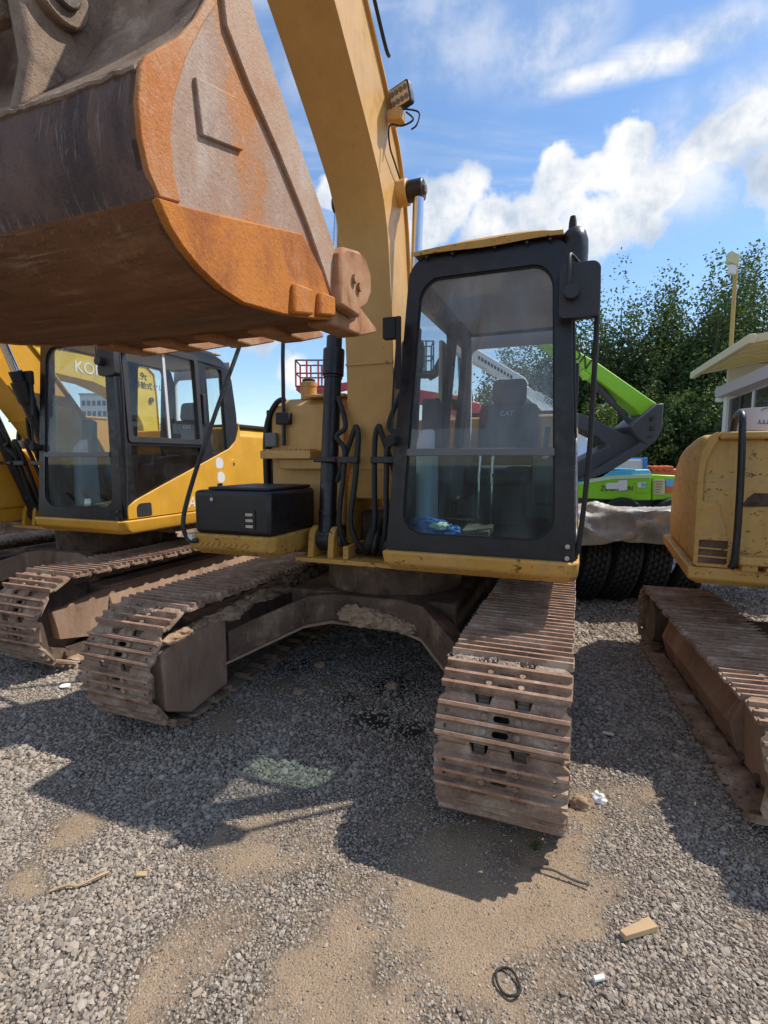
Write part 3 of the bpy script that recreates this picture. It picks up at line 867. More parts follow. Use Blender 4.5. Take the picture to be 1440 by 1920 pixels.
    for j in range(ny_ + 1):
        for i in range(nx_ + 1):
            u, v = i / nx_, j / ny_
            x = .44 + (.77) * u; y = (-.985, -.978, -.955, -.90)[j] if j < 4 else -.90 + 1.38 * (j - 3) / (ny_ - 3)
            hh = .018 + .034 * max(0, math.sin(min(1.0, u * 1.05) * 2.2 + .55)) * min(1, u * 2.2 + .12) * (1 if u < .93 else .55)
            z = 2.690 + hh * (0, .55, .9, 1.0)[min(j, 3)] + .004 * math.sin(9 * u + 5 * v)
            V.append((x, y, z))
    for dz in (0, -.012):
        bs.v += [(x, y, z + dz) for x, y, z in V]
    n1 = (nx_ + 1) * (ny_ + 1)
    for j in range(ny_):
        for i in range(nx_):
            a0 = j * (nx_ + 1) + i
            q = (a0, a0 + 1, a0 + nx_ + 2, a0 + nx_ + 1)
            bs.f += [q, tuple(n1 + t for t in reversed(q))]
    for i in range(nx_):
        bs.f += [(i, n1 + i, n1 + i + 1, i + 1)]
        k0 = ny_ * (nx_ + 1) + i; bs.f += [(k0, k0 + 1, n1 + k0 + 1, n1 + k0)]
    for j in range(ny_):
        k0 = j * (nx_ + 1); k1 = k0 + nx_ + 1; bs.f += [(k0, k1, n1 + k1, n1 + k0)]
        k0 += nx_; k1 += nx_; bs.f += [(k0, n1 + k0, n1 + k1, k1)]
    sheet = bs.build('roof_sheet', 'yellow_worn', c)
    for x in (.52, .66, .88, 1.04, 1.15):
        B().cyl((x, -.93, 2.672), (x, -.975, 2.672), .008, 8).build('roof_bolt', 'dark_plastic', sheet)
    # corner dome with aerial, mirror on its arm, long grab rail down the door post
    dm = B().lathe([(.062, -.16), (.066, -.02), (.064, .03), (.052, .07), (.032, .09), (.014, .095)], 24, (1.262, -.90, 2.64)).build('corner_dome', 'black', c)
    B().lathe([(.020, 0), (.018, .035), (.013, .06)], 14, (1.25, -.90, 2.73)).build('aerial_base', 'rubber', dm)
    if detail:
        mi = B()
        mo = rrect(1.205, 2.265, 1.385, 2.515, (.03, .03, .04, .03), 5)
        mi.plate(mo, [], lambda x, z: (x, -1.06, z), (0, .06, 0)).build('mirror', 'dark_plastic', c, 0.018, seg=3)
        mi = B().tube([(1.245, -1.09, 2.37), (1.248, -1.10, 2.46), (1.25, -1.07, 2.55), (1.29, -1.00, 2.53), (1.335, -.97, 2.50)], .008)
        mi.cyl((1.262, -1.055, 2.375), (1.262, -1.11, 2.375), .034, 16)
        mi.build('mirror_arm', 'dark_plastic', c)
        B().tube([(1.375, -1.0, 2.46), (1.378, -.99, 2.2), (1.372, -.985, 1.75), (1.36, -.98, 1.45), (1.335, -.975, 1.15), (1.31, -.96, 1.10)], .013, 10).build('grab_rail', 'rubber', c)
        for zz in (1.10, 1.16):
            B().cyl((1.285, -1.005, zz), (1.285, -1.025, zz), .012, 10).build('frame_bolt', 'chrome', c)
    else:
        B().cyl((1.24, .52, 2.60), (1.30, .52, 2.60), .016, 10).build('roof_knob', 'rubber', c)
    # wiper on the left post
    wp = B().tube([(.345, -1.03, 1.72), (.36, -1.045, 1.95), (.385, -1.04, 2.28)], .007, 6)
    wp.box(.375, .40, -1.05, -1.03, 1.98, 2.36)
    wp.box(.30, .37, -1.05, -1.0, 2.25, 2.36)
    wp.cyl((.34, -1.05, 1.70), (.34, -.98, 1.70), .03, 12)
    wp.build('wiper', 'rubber', c)
    # interior
    s = B().box(.56, 1.02, -.12, .36, 1.42, 1.55).build('seat', 'seat_cloth', c, 0.04, seg=3)
    B().prism([(.30, 1.52), (.42, 1.52), (.52, 2.02), (.42, 2.04)], .565, 1.015).build('seat_back', 'seat_cloth', s, 0.05, seg=3)
    B().prism([(.40, 2.02), (.49, 2.01), (.52, 2.22), (.44, 2.23)], .66, .92).build('headrest', 'seat_cloth', s, 0.04, seg=3)
    B().box(.62, .96, -.05, .30, 1.12, 1.43).build('seat_base', 'dark_plastic', s, 0.02)
    text('CAT', 0.055, 'letter_white', 'seat_lettering', s, (.78, .395, 1.95), (R(78), 0, 0), 0.001)
    for x0, x1 in ((.42, .55), (1.05, 1.20)):
        k = B().prism([(-.42, 1.45), (-.36, 1.62), (.30, 1.66), (.34, 1.30), (-.30, 1.30)], x0, x1).build('side_console', 'grey_plastic', c, 0.025)
        xm = (x0 + x1) / 2
        B().tube([(xm, -.30, 1.60), (xm, -.33, 1.70), (xm + .01, -.34, 1.80)], .018, 8).build('joystick', 'dark_plastic', k)
    B().prism([(-.60, 1.66), (-.52, 1.64), (-.50, 1.96), (-.58, 1.98)], .385, .50).build('monitor', 'dark_plastic', c, 0.015)
    B().prism([(-.72, 1.12), (-.48, 1.12), (-.50, 1.72), (-.60, 1.80), (-.70, 1.70)], .375, .475).build('front_console', 'grey_liner', c, 0.04, seg=3)
    B().box(.345, .375, -.05, .05, 1.12, 2.45).build('inner_post', 'grey_liner', c, 0.01)
    for x in (.74, .82):
        B().tube([(x, -.50, 1.12), (x, -.52, 1.40), (x, -.48, 1.66)], .010, 8).build('travel_lever', 'chrome', c)
        B().prism([(-.78, 1.14), (-.60, 1.16), (-.58, 1.20), (-.76, 1.18)], x - .05, x + .03).build('pedal', 'chain_steel', c, 0.005)
    return c

def boom_parts(parent, full=True, yellow='yellow'):
    """boom, stick and bucket in machine coordinates"""
    lower = [(-.42, 1.32), (-.48, 1.53), (-.505, 2.157), (-.54, 2.62), (-.575, 2.86), (-.61, 3.02), (-.67, 3.16), (-.75, 3.27), (-.90, 3.41), (-1.045, 3.535), (-1.27, 3.72), (-1.6, 3.98), (-2.1, 4.27), (-2.7, 4.55), (-3.3, 4.72)]
    upper = [(-3.42, 4.84), (-3.38, 4.95), (-3.25, 4.98), (-2.6, 4.92), (-1.9, 4.70), (-1.35, 4.38), (-.95, 4.08), (-.635, 3.83), (-.40, 3.60), (-.27, 3.40), (-.20, 3.15), (-.10, 2.6), (-.04, 2.0), (-.06, 1.5), (-.16, 1.32)]
    bo = B().prism(lower + upper, -.145, .145).build('boom', yellow, parent, 0.006)
    def flange(pr, t):
        b = B().strip(pr, t, -.165, .165)
        return b.build('boom_plate', yellow, bo)
    flange([(y, z) for y, z in lower[1:]], .014)
    flange([(y, z) for y, z in upper[3:14]], .014)
    B().cyl((-.215, -.36, 3.335), (.215, -.36, 3.335), .080, 24).build('cylinder_boss', yellow, bo, 0.008)
    B().cyl((-.175, -.23, 1.45), (.175, -.23, 1.45), .12, 24).build('foot_boss', yellow, bo, 0.006)
    # seam and hydraulic lines
    B().box(-.167, .167, -.535, -.505, 2.22, 2.235).build('weld_seam', yellow, bo)
    hb = B()
    for x in (-.10, -.05, .05, .10):
        hb.tube([(x, -.10, 3.1), (x, -.21, 3.5), (x, -.62, 3.92), (x, -1.35, 4.46), (x, -2.5, 4.98)], .014, 6)
    hb.build('boom_hoses', 'hose', bo)
    hs = B().tube([(.178, -.63, 3.98), (.185, -.72, 3.985), (.18, -.95, 4.165)], .012, 6)
    hs.build('side_line', 'hose', bo)
    if not full: return bo
    st = B().prism([(-3.42, 4.70), (-3.30, 5.05), (-3.05, 5.35), (-2.92, 5.25), (-2.98, 4.85), (-2.80, 4.2), (-2.55, 3.0), (-2.58, 2.90), (-2.68, 2.88), (-2.90, 3.3), (-3.25, 4.2)], -.12, .12)
    so = st.build('stick', yellow, parent, 0.006)
    B().cyl((-.14, -2.62, 2.95), (.14, -2.62, 2.95), .085, 20).build('stick_boss', yellow, so, 0.004)
    cy = B().cyl((0, -1.9, 4.95), (0, -2.6, 5.2), .075, 18)
    cy.build('stick_cylinder', 'black', bo)
    B().cyl((0, -2.6, 5.2), (0, -3.0, 5.32), .04, 14).build('stick_rod', 'chrome', bo)
    B().prism([(-1.95, 4.68), (-1.75, 4.72), (-1.83, 5.02), (-1.93, 5.02)], -.06, .06).build('cylinder_bracket', yellow, bo)
    bc = B().cyl((0, -3.02, 4.9), (0, -3.12, 3.75), .06, 18).build('bucket_cylinder', 'black', so)
    B().cyl((0, -3.12, 3.75), (0, -3.14, 3.10), .035, 14).build('bucket_rod', 'chrome', bc)
    B().prism([(-3.20, 3.06), (-3.10, 3.12), (-2.86, 2.72), (-2.80, 2.60), (-2.86, 2.56)], -.10, .10).build('bucket_link', 'bucket_top', so, 0.01)
    # ---------------- bucket
    Y = lambda ly: ly - 3.7
    w = .525
    back = [(.797, 2.325), (.785, 2.26), (.788, 2.20), (.80, 2.15), (.818, 2.108)]
    under = [(.818, 2.108), (.845, 2.07), (.88, 2.042), (.93, 2.015), (.99, 1.995), (1.09, 1.985), (1.257, 2.003), (1.45, 2.038), (1.64, 2.078)]
    top = [(1.075, 2.90), (1.06, 2.78), (1.01, 2.62), (.955, 2.52), (.90, 2.445), (.85, 2.393), (.812, 2.352), (.797, 2.325)]
    cv = lambda pr: [(Y(a), z) for a, z in pr]
    bk = B().strip(cv(back), .022, -w - .003, w + .003).build('bucket', 'bucket_back', parent, 0)
    B().strip(cv(under), .024, -w - .003, w + .003).build('bottom_plate', 'bucket_under', bk)
    B().strip(cv(top), .022, -w - .003, w + .003).build('top_plate', 'bucket_top', bk)
    wl = B()                                             # weld bead along the bend
    wl.tube([(x, Y(.7965) + rnd.uniform(-.002, .002), 2.327 + rnd.uniform(-.003, .003)) for x in np.linspace(-w, w, 60)], .0065, 6, 1)
    wl.build('weld_bead', 'bucket_top', bk)
    mouth = [(1.66, 2.10), (1.62, 2.235), (1.588, 2.289), (1.47, 2.40), (1.359, 2.497), (1.24, 2.605), (1.163, 2.675), (1.13, 2.73), (1.115, 2.90)]
    outline = under[1:] + mouth + top[:-1] + back[:-1]
    seen = []
    for p in outline:
        if not seen or (abs(p[0] - seen[-1][0]) + abs(p[1] - seen[-1][1])) > 1e-4: seen.append(p)
    for sx in (1, -1):
        x0, x1 = sx * (w + .006), sx * (w - .02)
        sp = B().prism([(Y(a), z) for a, z in seen], x0, x1).build('side_plate', 'bucket_side', bk, 0.004)
        # edge bar beside the mouth
        innerline = [(1.565, 2.125), (1.50, 2.20), (1.40, 2.30), (1.25, 2.42), (1.12, 2.51), (1.045, 2.575), (1.03, 2.66), (1.06, 2.80)]
        bar = mouth[:8] + innerline[::-1]
        B().prism([(Y(a), z) for a, z in bar], sx * (w - .001), sx * (w + .018)).build('edge_bar', 'bucket_rim', sp, 0.004)
        # heel wear plate, deep orange rust
        wear = [(.814, 2.104), (.841, 2.065), (.877, 2.036), (.929, 2.009), (.990, 1.990), (1.09, 1.980), (1.257, 1.998), (1.45, 2.033), (1.55, 2.056), (1.555, 2.12), (1.49, 2.19), (1.37, 2.255), (1.12, 2.185), (.895, 2.122)]
        B().prism([(Y(a), z) for a, z in wear], sx * (w - .001), sx * (w + .018)).build('heel_wear_plate', 'bucket_orange', sp, 0.004)
        heel = [(.824, 2.110), (.885, 2.126), (.868, 2.175), (.862, 2.24), (.876, 2.32), (.915, 2.42), (.975, 2.53), (1.02, 2.60), (1.045, 2.72), (1.062, 2.80), (1.006, 2.622), (.950, 2.523), (.896, 2.448), (.846, 2.396), (.808, 2.355), (.793, 2.327), (.781, 2.26), (.784, 2.20), (.797, 2.148)]
        B().prism([(Y(a), z) for a, z in heel], sx * (w - .001), sx * (w + .0125)).build('corner_strip', 'bucket_corner', sp, 0.004)
        B().prism([(Y(a), z) for a, z in [(.939, 2.402), (1.084, 2.448), (1.099, 2.338), (.952, 2.293)]], sx * (w - .001), sx * (w + .016)).build('patch_plate', 'bucket_side', sp, 0.004)
        for (a0, a1, z0, z1) in ((1.285, 1.405, 2.005, 2.095), (1.437, 1.555, 2.04, 2.115)):
            B().prism([(Y(a0), z0), (Y(a1), z0 + .025), (Y(a1), z1 + .012), (Y(a0 + .015), z1)], sx * (w + .010), sx * (w + .036)).build('wear_block', 'bucket_orange', sp, 0.01)
        # side cutter
        cut = [(1.555, 2.10), (1.57, 2.27), (1.60, 2.30), (1.70, 2.325), (1.78, 2.32), (1.825, 2.28), (1.83, 2.22), (1.80, 2.175), (1.73, 2.14), (1.72, 2.10)]
        B().prism([(Y(a), z) for a, z in cut], sx * (w + .006), sx * (w + .050)).build('side_cutter', 'tooth_rust', sp, 0.012)
        for (a0, z0) in ((1.66, 2.215), (1.70, 2.20)):
            B().cyl((sx * (w + .048), Y(a0), z0), (sx * (w + .062), Y(a0), z0), .016, 8).build('cutter_bolt', 'tooth_rust', sp)
    B().box(-w, w, Y(1.60), Y(1.72), 2.068, 2.100).build('cutting_edge', 'bucket_under', bk, 0.006)
    for k in range(5):
        x = -w + .035 + k * (2 * w - .07) / 4
        ad = B().hexa([(x - .05, Y(1.56), 2.045), (x + .05, Y(1.56), 2.045), (x + .05, Y(1.82), 2.060), (x - .05, Y(1.82), 2.060)],
                      [(x - .04, Y(1.58), 2.125), (x + .04, Y(1.58), 2.125), (x + .038, Y(1.80), 2.16), (x - .038, Y(1.80), 2.16)])
        ao = ad.build('tooth_adapter', 'tooth_rust', bk, 0.012)
        B().hexa([(x - .048, Y(1.79), 2.055), (x + .048, Y(1.79), 2.055), (x + .036, Y(2.0), 2.118), (x - .036, Y(2.0), 2.118)],
                 [(x - .044, Y(1.79), 2.172), (x + .044, Y(1.79), 2.172), (x + .034, Y(2.0), 2.134), (x - .034, Y(2.0), 2.134)]).build('tooth', 'tooth_rust', ao, 0.006)
    for x in (.175, -.175):
        ear = [(.80, 2.335), (.83, 2.46), (.81, 2.60), (.825, 2.68), (.88, 2.72), (.95, 2.72), (1.02, 2.86), (1.05, 2.98), (1.10, 3.02), (1.15, 2.97), (1.13, 2.72), (1.02, 2.60), (.95, 2.49)]
        e = B().prism([(Y(a), z) for a, z in ear], x - .022, x + .022).build('ear', 'bucket_top', bk, 0.01)
        for (a0, z0) in ((.895, 2.635), (1.10, 2.93)):
            B().cyl((x - .045, Y(a0), z0), (x + .045, Y(a0), z0), .072, 24).build('pin_boss', 'bucket_top', e, 0.006)
        s_ = 1 if x > 0 else -1
        B().cyl((x + s_ * .03, Y(.895), 2.635), (x + s_ * .058, Y(.895), 2.635), .042, 20).build('pin', 'chain_steel', e, 0.005)
    return bo

def rot_about(obs, pivot, ang):
    M = Matrix.Translation(pivot) @ Matrix.Rotation(ang, 4, 'X') @ Matrix.Translation(-Vector(pivot))
    for o in obs: o.matrix_basis = M @ o.matrix_basis
    return M

def make_excavator(root, which):
    main = which == 'main'
    yel = 'yellow' if main else 'yellow_bright'
    for xc, inner in ((1.07, -1), (-1.07, 1)):
        make_track(root, xc, inner, shift=.09 if xc < 0 else 0.0)
    # car body: front and rear cross beams with legs running down to the track frames
    for sy in (-1, 1):
        cb = B()
        z0, z1 = .445, .655
        cx = [(-.80, -1.05, .26, .47), (-.42, -.68, .44, .64), (-.25, -.60, .47, .66), (.25, -.60, .47, .665), (.42, -.66, .45, .655), (.80, -1.02, .28, .49)]
        dep = .20
        V = []
        for (x, y, a, b_) in cx:
            V += [(x, sy * -y * -1 if sy < 0 else -y, a), (x, (y if sy < 0 else -y), b_), (x, (y + dep if sy < 0 else -y - dep), b_), (x, (y + dep if sy < 0 else -y - dep), a)]
        V = []
        for (x, y, a, b_) in cx:
            yy = y if sy < 0 else -y
            y2 = y + dep if sy < 0 else -y - dep
            V += [(x, yy, a), (x, yy, b_), (x, y2, b_), (x, y2, a)]
        Fs = []
        for i in range(len(cx) - 1):
            for k in range(4):
                Fs.append((i * 4 + k, i * 4 + (k + 1) % 4, (i + 1) * 4 + (k + 1) % 4, (i + 1) * 4 + k))
        m_ = (len(cx) - 1) * 4
        Fs += [(3, 2, 1, 0), (m_, m_ + 1, m_ + 2, m_ + 3)]
        cb.raw(V, Fs)
        # thin lip along the lower edge
        cbo = cb.build('cross_member', 'carbody_dark' if main else 'frame_rust', root, 0.012)
        lp = B()
        V = []
        for (x, y, a, b_) in cx:
            yy = y - .03 if sy < 0 else -y + .03
            y2 = y + .06 if sy < 0 else -y - .06
            V += [(x, yy, a - .012), (x, yy, a + .006), (x, y2, a + .006), (x, y2, a - .012)]
        lp.raw(V, Fs)
        lp.build('cross_member_lip', 'frame_rust', cbo)
    B().box(-.62, .62, -.55, .55, .42, .66).build('car_body', 'carbody_dark', root, 0.02)
    B().cyl((0, 0, .655), (0, 0, .93), .52, 40).build('slew_ring', 'carbody_dark', root)
    # revolving frame
    B().box(-1.06, 1.28, -.42, 2.1, .90, 1.0).build('main_frame', 'carbody_dark', root, 0.01)
    fr = B().box(-.46, .30, -.74, -.40, .905, .935).box(-.12, -.08, -.7, -.4, .935, 1.02)
    fr.build('front_deck', 'yellow_worn', root, 0.004)
    # cab base rail and tool box platform, rounded outwards below
    def rail(name, x0, x1, y0, y1, z0, z1, mat):
        prof = [(x0 + .05, y0 + .07), (x1 - .06, y0 + .07), (x1 - .02, y0 + .12), (x1 - .02, y1), (x0 + .05, y1)]
        topp = [(x0, y0), (x1 - .05, y0), (x1, y0 + .06), (x1, y1), (x0, y1)]
        n = 5
        b = B().raw([(x, y, z0) for x, y in prof] + [(x, y, z0 + .045) for x, y in [(x0 + .01, y0 + .012), (x1 - .055, y0 + .012), (x1 - .006, y0 + .065), (x1 - .006, y1), (x0 + .01, y1)]] + [(x, y, z1) for x, y in topp],
                    [tuple(range(n - 1, -1, -1)), tuple(range(2 * n, 3 * n))] + [(k * n + i, k * n + (i + 1) % n, (k + 1) * n + (i + 1) % n, (k + 1) * n + i) for k in range(2) for i in range(n)])
        return b.build(name, mat, root, 0.014, seg=3)
    rail('cab_base_rail', .285, 1.345, -1.035, 1.0, .958, 1.078, 'yellow_worn' if main else yel)
    rail('tool_box_platform', -1.115, -.445, -1.035, -.1, .965, 1.105, 'yellow_worn' if main else yel)
    # anti-slip chevrons pressed in the platform face
    if main:
        for i in range(9):
            x = -1.02 + i * .045
            B().prism([(x, 1.03), (x + .03, 1.055), (x + .036, 1.05), (x + .008, 1.025)], -1.036, -1.031, 'y').build('grip_tread', 'yellow', root)
        # tool box
        tb = B().box(-1.075, -.472, -1.005, -.42, 1.105, 1.392).build('tool_box', 'black', root, 0.03, seg=3)
        B().box(-.98, -.50, -.97, -.44, 1.394, 1.414).build('tool_box_lid', 'black_dusty', tb, 0.008)
        B().box(-1.00, -.98, -.85, -.82, 1.39, 1.43).build('lid_hinge', 'chain_steel', tb)
        B().cyl((-.92, -1.004, 1.335), (-.92, -1.012, 1.335), .013, 12).build('tool_box_lock', 'chrome', tb)
        v = B().plate(rrect(-.70, 1.145, -.585, 1.275, .012), [rrect(-.665, 1.155 + .038 * k, -.60, 1.180 + .038 * k, .008, 3) for k in range(3)], lambda x, z: (x, -1.011, z), (0, .008, 0)).build('vent', 'black', tb)
        for k in range(3):
            B().box(-.660, -.605, -1.0105, -1.0065, 1.158 + .038 * k, 1.176 + .038 * k).build('vent_slat', 'chrome', v, 0.001)
    else:
        tb = B().box(-1.075, -.42, -1.005, -.1, 1.105, 1.70).build('tool_box', yel, root, 0.03, seg=3)
    # tanks behind the tool box
    tk = B().prism([(-.28, 1.10), (-.28, 2.00), (-.20, 2.06), (.55, 2.06), (.55, 1.10)], -.93, -.30).build('tank', yel, root, 0.012)
    B().box(-.62, -.29, -.30, .30, 2.055, 2.075).build('tank_top_plate', yel, tk, 0.004)
    B().lathe([(.062, 0), (.062, .10), (.066, .10), (.066, .13), (.05, .135)], 20, (-.66, -.16, 2.055)).build('filler_neck', yel, tk)
    B().lathe([(.05, 0), (.05, .02), (.02, .028)], 16, (-.66, -.16, 2.19)).build('filler_cap', 'dark_plastic', tk)
    stp = B().box(-.93, -.50, -.44, -.27, 1.60, 1.66)
    for k in range(11):
        stp.prism([(-.92 + k * .038, 1.66), (-.90 + k * .038, 1.66), (-.91 + k * .038, 1.674)], -.43, -.28, 'y')
    stp.build('step', yel, tk, 0.004)
    B().box(-.80, -.36, -.38, -.28, 1.52, 1.60).build('step_bracket', yel, tk, 0.01)
    B().box(-.99, -.94, -.26, .30, 1.15, 1.98).build('tank_side_guard', 'black', tk, 0.01)
    rb = B().tube([(-.985, -.28, 1.30), (-.98, -.29, 1.70), (-.95, -.29, 1.90), (-.87, -.285, 2.03), (-.80, -.285, 2.05)], .022, 8)
    rb.build('edge_trim', 'black', tk)
    B().box(-.965, -.86, -.33, -.285, 1.69, 1.80).build('work_lamp_body', 'grey_plastic', tk, 0.012)
    # grab rails
    if main:
        B().tube([(-1.02, -1.04, 1.06), (-1.09, -1.055, 1.07), (-1.115, -1.06, 1.20), (-1.105, -.97, 1.45), (-1.09, -.80, 1.80), (-1.06, -.55, 2.30), (-1.03, -.42, 2.56), (-.93, -.33, 2.66), (-.80, -.31, 2.60), (-.795, -.31, 2.30), (-.80, -.31, 1.70)], .0155, 10, 8).build('grab_rail', 'black', root)
        B().box(-.855, -.74, -.335, -.28, 1.86, 1.95).build('rail_clamp', 'rubber', root, 0.006)
        B().box(-1.10, -1.05, -1.06, -1.03, 1.055, 1.10).build('rail_foot', 'paper', root)
    # engine housing and counterweight
    eh = B().prism([(-1.10, 1.0), (-1.10, 1.80), (-.98, 1.93), (1.15, 1.96), (1.27, 1.86), (1.30, 1.0)], .66 if main else .67, 1.75, 'y').build('engine_housing', yel, root, 0.02)
    B().box(.35, 1.22, .72, 1.70, 1.955, 1.995).build('hood_grille', 'black_dusty', eh, 0.01)
    cw = [(1.76, 1.0), (1.76, 1.93), (2.0, 1.93), (2.25, 1.80), (2.33, 1.5), (2.28, 1.05), (2.15, 1.0)]
    B().prism(cw, -1.10, 1.30).build('counterweight', yel, root, 0.06, seg=3)
    # boom foot brackets and the dark machinery round them
    for x in (-.205, .205):
        B().prism([(-.42, .94), (.25, .94), (.18, 1.30), (-.14, 1.56), (-.30, 1.56), (-.38, 1.40)], x - .03, x + .03).build('boom_bracket', 'yellow_worn' if main else yel, root, 0.008)
    B().box(-.17, .17, -.30, .4, .94, 1.22).build('swing_motor', 'carbody_dark', root, 0.03)
    # front linkage
    bo = boom_parts(root, True, yel)
    kids = [o for o in root.children if o.name.split('.')[0] in ('boom', 'stick', 'bucket')]
    pin = Vector((0, -.36, 3.335)); basep = Vector((0, -.61, 1.045))
    if not main:
        Mx = rot_about(kids, (0, -.23, 1.45), R(32))
        pin = Mx @ pin
    for x in (.285, -.285):
        d = (pin - basep).normalized()
        o = Vector((x, 0, 0))
        L_ = (pin - basep).length
        bl = 1.33
        P = lambda t: o + basep + d * t
        b = B().cyl(P(.05), P(bl - .20), .060, 28)
        b.cyl(P(bl - .22), P(bl - .20), .066, 28).cyl(P(bl - .20), P(bl - .02), .074, 28).cyl(P(bl - .02), P(bl + .07), .054, 28)
        b.cyl(P(.16), P(.20), .064, 28)
        b.cyl(o + basep + Vector((-.045, 0, 0)), o + basep + Vector((.045, 0, 0)), .075, 24)
        c = b.build('boom_cylinder', 'black', root, 0.004)
        B().cyl(P(bl), P(L_ - .06), .036, 24).build('cylinder_rod', 'chrome', c)
        B().cyl(o + pin + Vector((-.07 if x > 0 else -.035, 0, 0)), o + pin + Vector((.035 if x > 0 else .07, 0, 0)), .066, 28).build('rod_end', 'black', c, 0.01)
        B().cyl(o + pin + Vector((.03 if x > 0 else -.03, 0, 0)), o + pin + Vector((.05 if x > 0 else -.05, 0, 0)), .034, 6).build('rod_pin', 'chain_steel', c, 0.005)
        for s in (-.075, .075):
            prof = [(basep.y - .10, .935), (basep.y + .10, .935)] + [(basep.y + .085 * math.cos(a), basep.z + .01 + .085 * math.sin(a)) for a in np.linspace(0, math.pi, 12)]
            B().prism(prof, x + s - .022, x + s + .022).build('cylinder_clevis', 'yellow_worn' if main else yel, root, 0.006)
        B().cyl(o + basep + Vector((-.12, 0, 0)), o + basep + Vector((.12, 0, 0)), .042, 20).build('cylinder_pin', 'chain_steel', root, 0.004)
        # clamp, feed pipes and hose loops beside the barrel
        s = 1 if x < 0 else -1
        q = B()
        cpos = P(.55)
        q.box(x - .085, x + .085, cpos.y - .085, cpos.y + .08, cpos.z - .016, cpos.z + .016)
        q.box(min(x, x + s * .24), max(x, x + s * .24), cpos.y - .07, cpos.y - .02, cpos.z - .022, cpos.z + .022)
        q.build('hose_clamp', 'black', c, 0.006)
        B().tube([P(bl - .35) + Vector((s * .06, -.03, 0)), P(bl - .55) + Vector((s * .13, -.04, 0)), P(bl - .62) + Vector((s * .07, -.05, 0)), P(.62) + Vector((s * .13, -.045, 0)), P(.45) + Vector((s * .13, -.045, 0)), P(.12) + Vector((s * .12, -.06, 0)), (x + s * .17, -.60, .99), (x + s * .26, -.52, .965)], .0175, 10, 8).build('hose', 'hose', root)
        B().tube([P(.40) + Vector((s * .06, .0, 0)), P(.72) + Vector((s * .18, -.03, 0)), P(.77) + Vector((s * .205, -.03, 0)), P(.68) + Vector((s * .225, -.035, 0)), P(.40) + Vector((s * .215, -.04, 0)), P(.12) + Vector((s * .20, -.05, 0)), (x + s * .27, -.60, .985), (x + s * .33, -.45, .965)], .0185, 10, 8).build('hose', 'hose', root)
    # heap of hoses and valve blocks at the boom foot
    for k in range(7):
        x = .02 + .035 * k
        B().tube([(x - .05, -.55, .965), (x, -.62 - .02 * (k % 3), 1.03 + .02 * (k % 2)), (x + .02, -.55, 1.14 + .03 * (k % 3)), (x + .06, -.44, 1.05)], .019, 8, 6).build('hose', 'hose', root)
    B().box(.13, .26, -.58, -.44, .935, 1.18).build('valve_block', 'carbody_dark', root, 0.02)
    B().box(.14, .25, -.60, -.56, 1.20, 1.30).build('pilot_block', 'dark_plastic', root, 0.012)
    if main:
        # lamp on a bracket at the boom's flank with its cable
        lb = B().box(.16, .25, -.61, -.53, 3.635, 3.70).build('lamp_bracket', 'yellow', bo, 0.006)
        lc = Vector((.235, -.60, 3.765))
        n = Vector((-.22, -.92, -.15)).normalized(); u = Vector((.93, -.25, .12)).normalized(); v = n.cross(u).normalized()
        if v.z < 0: v = -v
        lm = B().plate(rrect(-.072, -.062, .072, .062, .016, 4), [], lambda a, b: lc + u * a + v * b, -n * .04).build('work_lamp', 'black', bo, 0.008)
        B().plate(rrect(-.063, -.053, .063, .053, .010, 4), [], lambda a, b: lc + u * a + v * b + n * .006, -n * .01).build('lamp_face', 'lens', lm)
        for i in range(4):
            for j in range(2 if i not in (0,) else 2):
                p = lc + u * (-.047 + .0315 * i) + v * (-.025 + .05 * j) + n * .004
                B().cyl(p, p + n * .008, .0135, 12).build('lamp_diode', 'grey_plastic', lm)
        B().tube([lc - n * .05 - v * .07, (.30, -.53, 3.66), (.24, -.56, 3.62), (.18, -.62, 3.60), (.172, -.60, 3.50), (.17, -.50, 3.45), (.168, -.38, 3.40)], .0055, 6, 8).build('lamp_cable', 'rubber', lm)
        B().tube([lc - v * .07, (.34, -.55, 3.68), (.335, -.57, 3.60), (.30, -.57, 3.58)], .0055, 6, 8).build('lamp_cable', 'rubber', lm)
    make_cab(root, 'black' if main else 'yellow_bright', 'main' if main else 'left')
    return root

AZ = R(21.0)
def machine_loc(dlx, dly):
    lx, ly = -1.325 + dlx, 3.7 + dly
    return (lx * math.cos(AZ) + ly * math.sin(AZ), -lx * math.sin(AZ) + ly * math.cos(AZ), 0)
main_root = empty('excavator', machine_loc(0, 0), -AZ)
tag(main_root, 'ochre excavator with rusty raised bucket, black tool box and yellow sheet on its cab roof', 'excavator', 'excavators parked in the yard')
make_excavator(main_root, 'main')
left_root = empty('excavator', machine_loc(-3.55, .45), -AZ)
tag(left_root, 'bright yellow excavator with round white stickers under its cab side windows', 'excavator', 'excavators parked in the yard')
make_excavator(left_root, 'left')

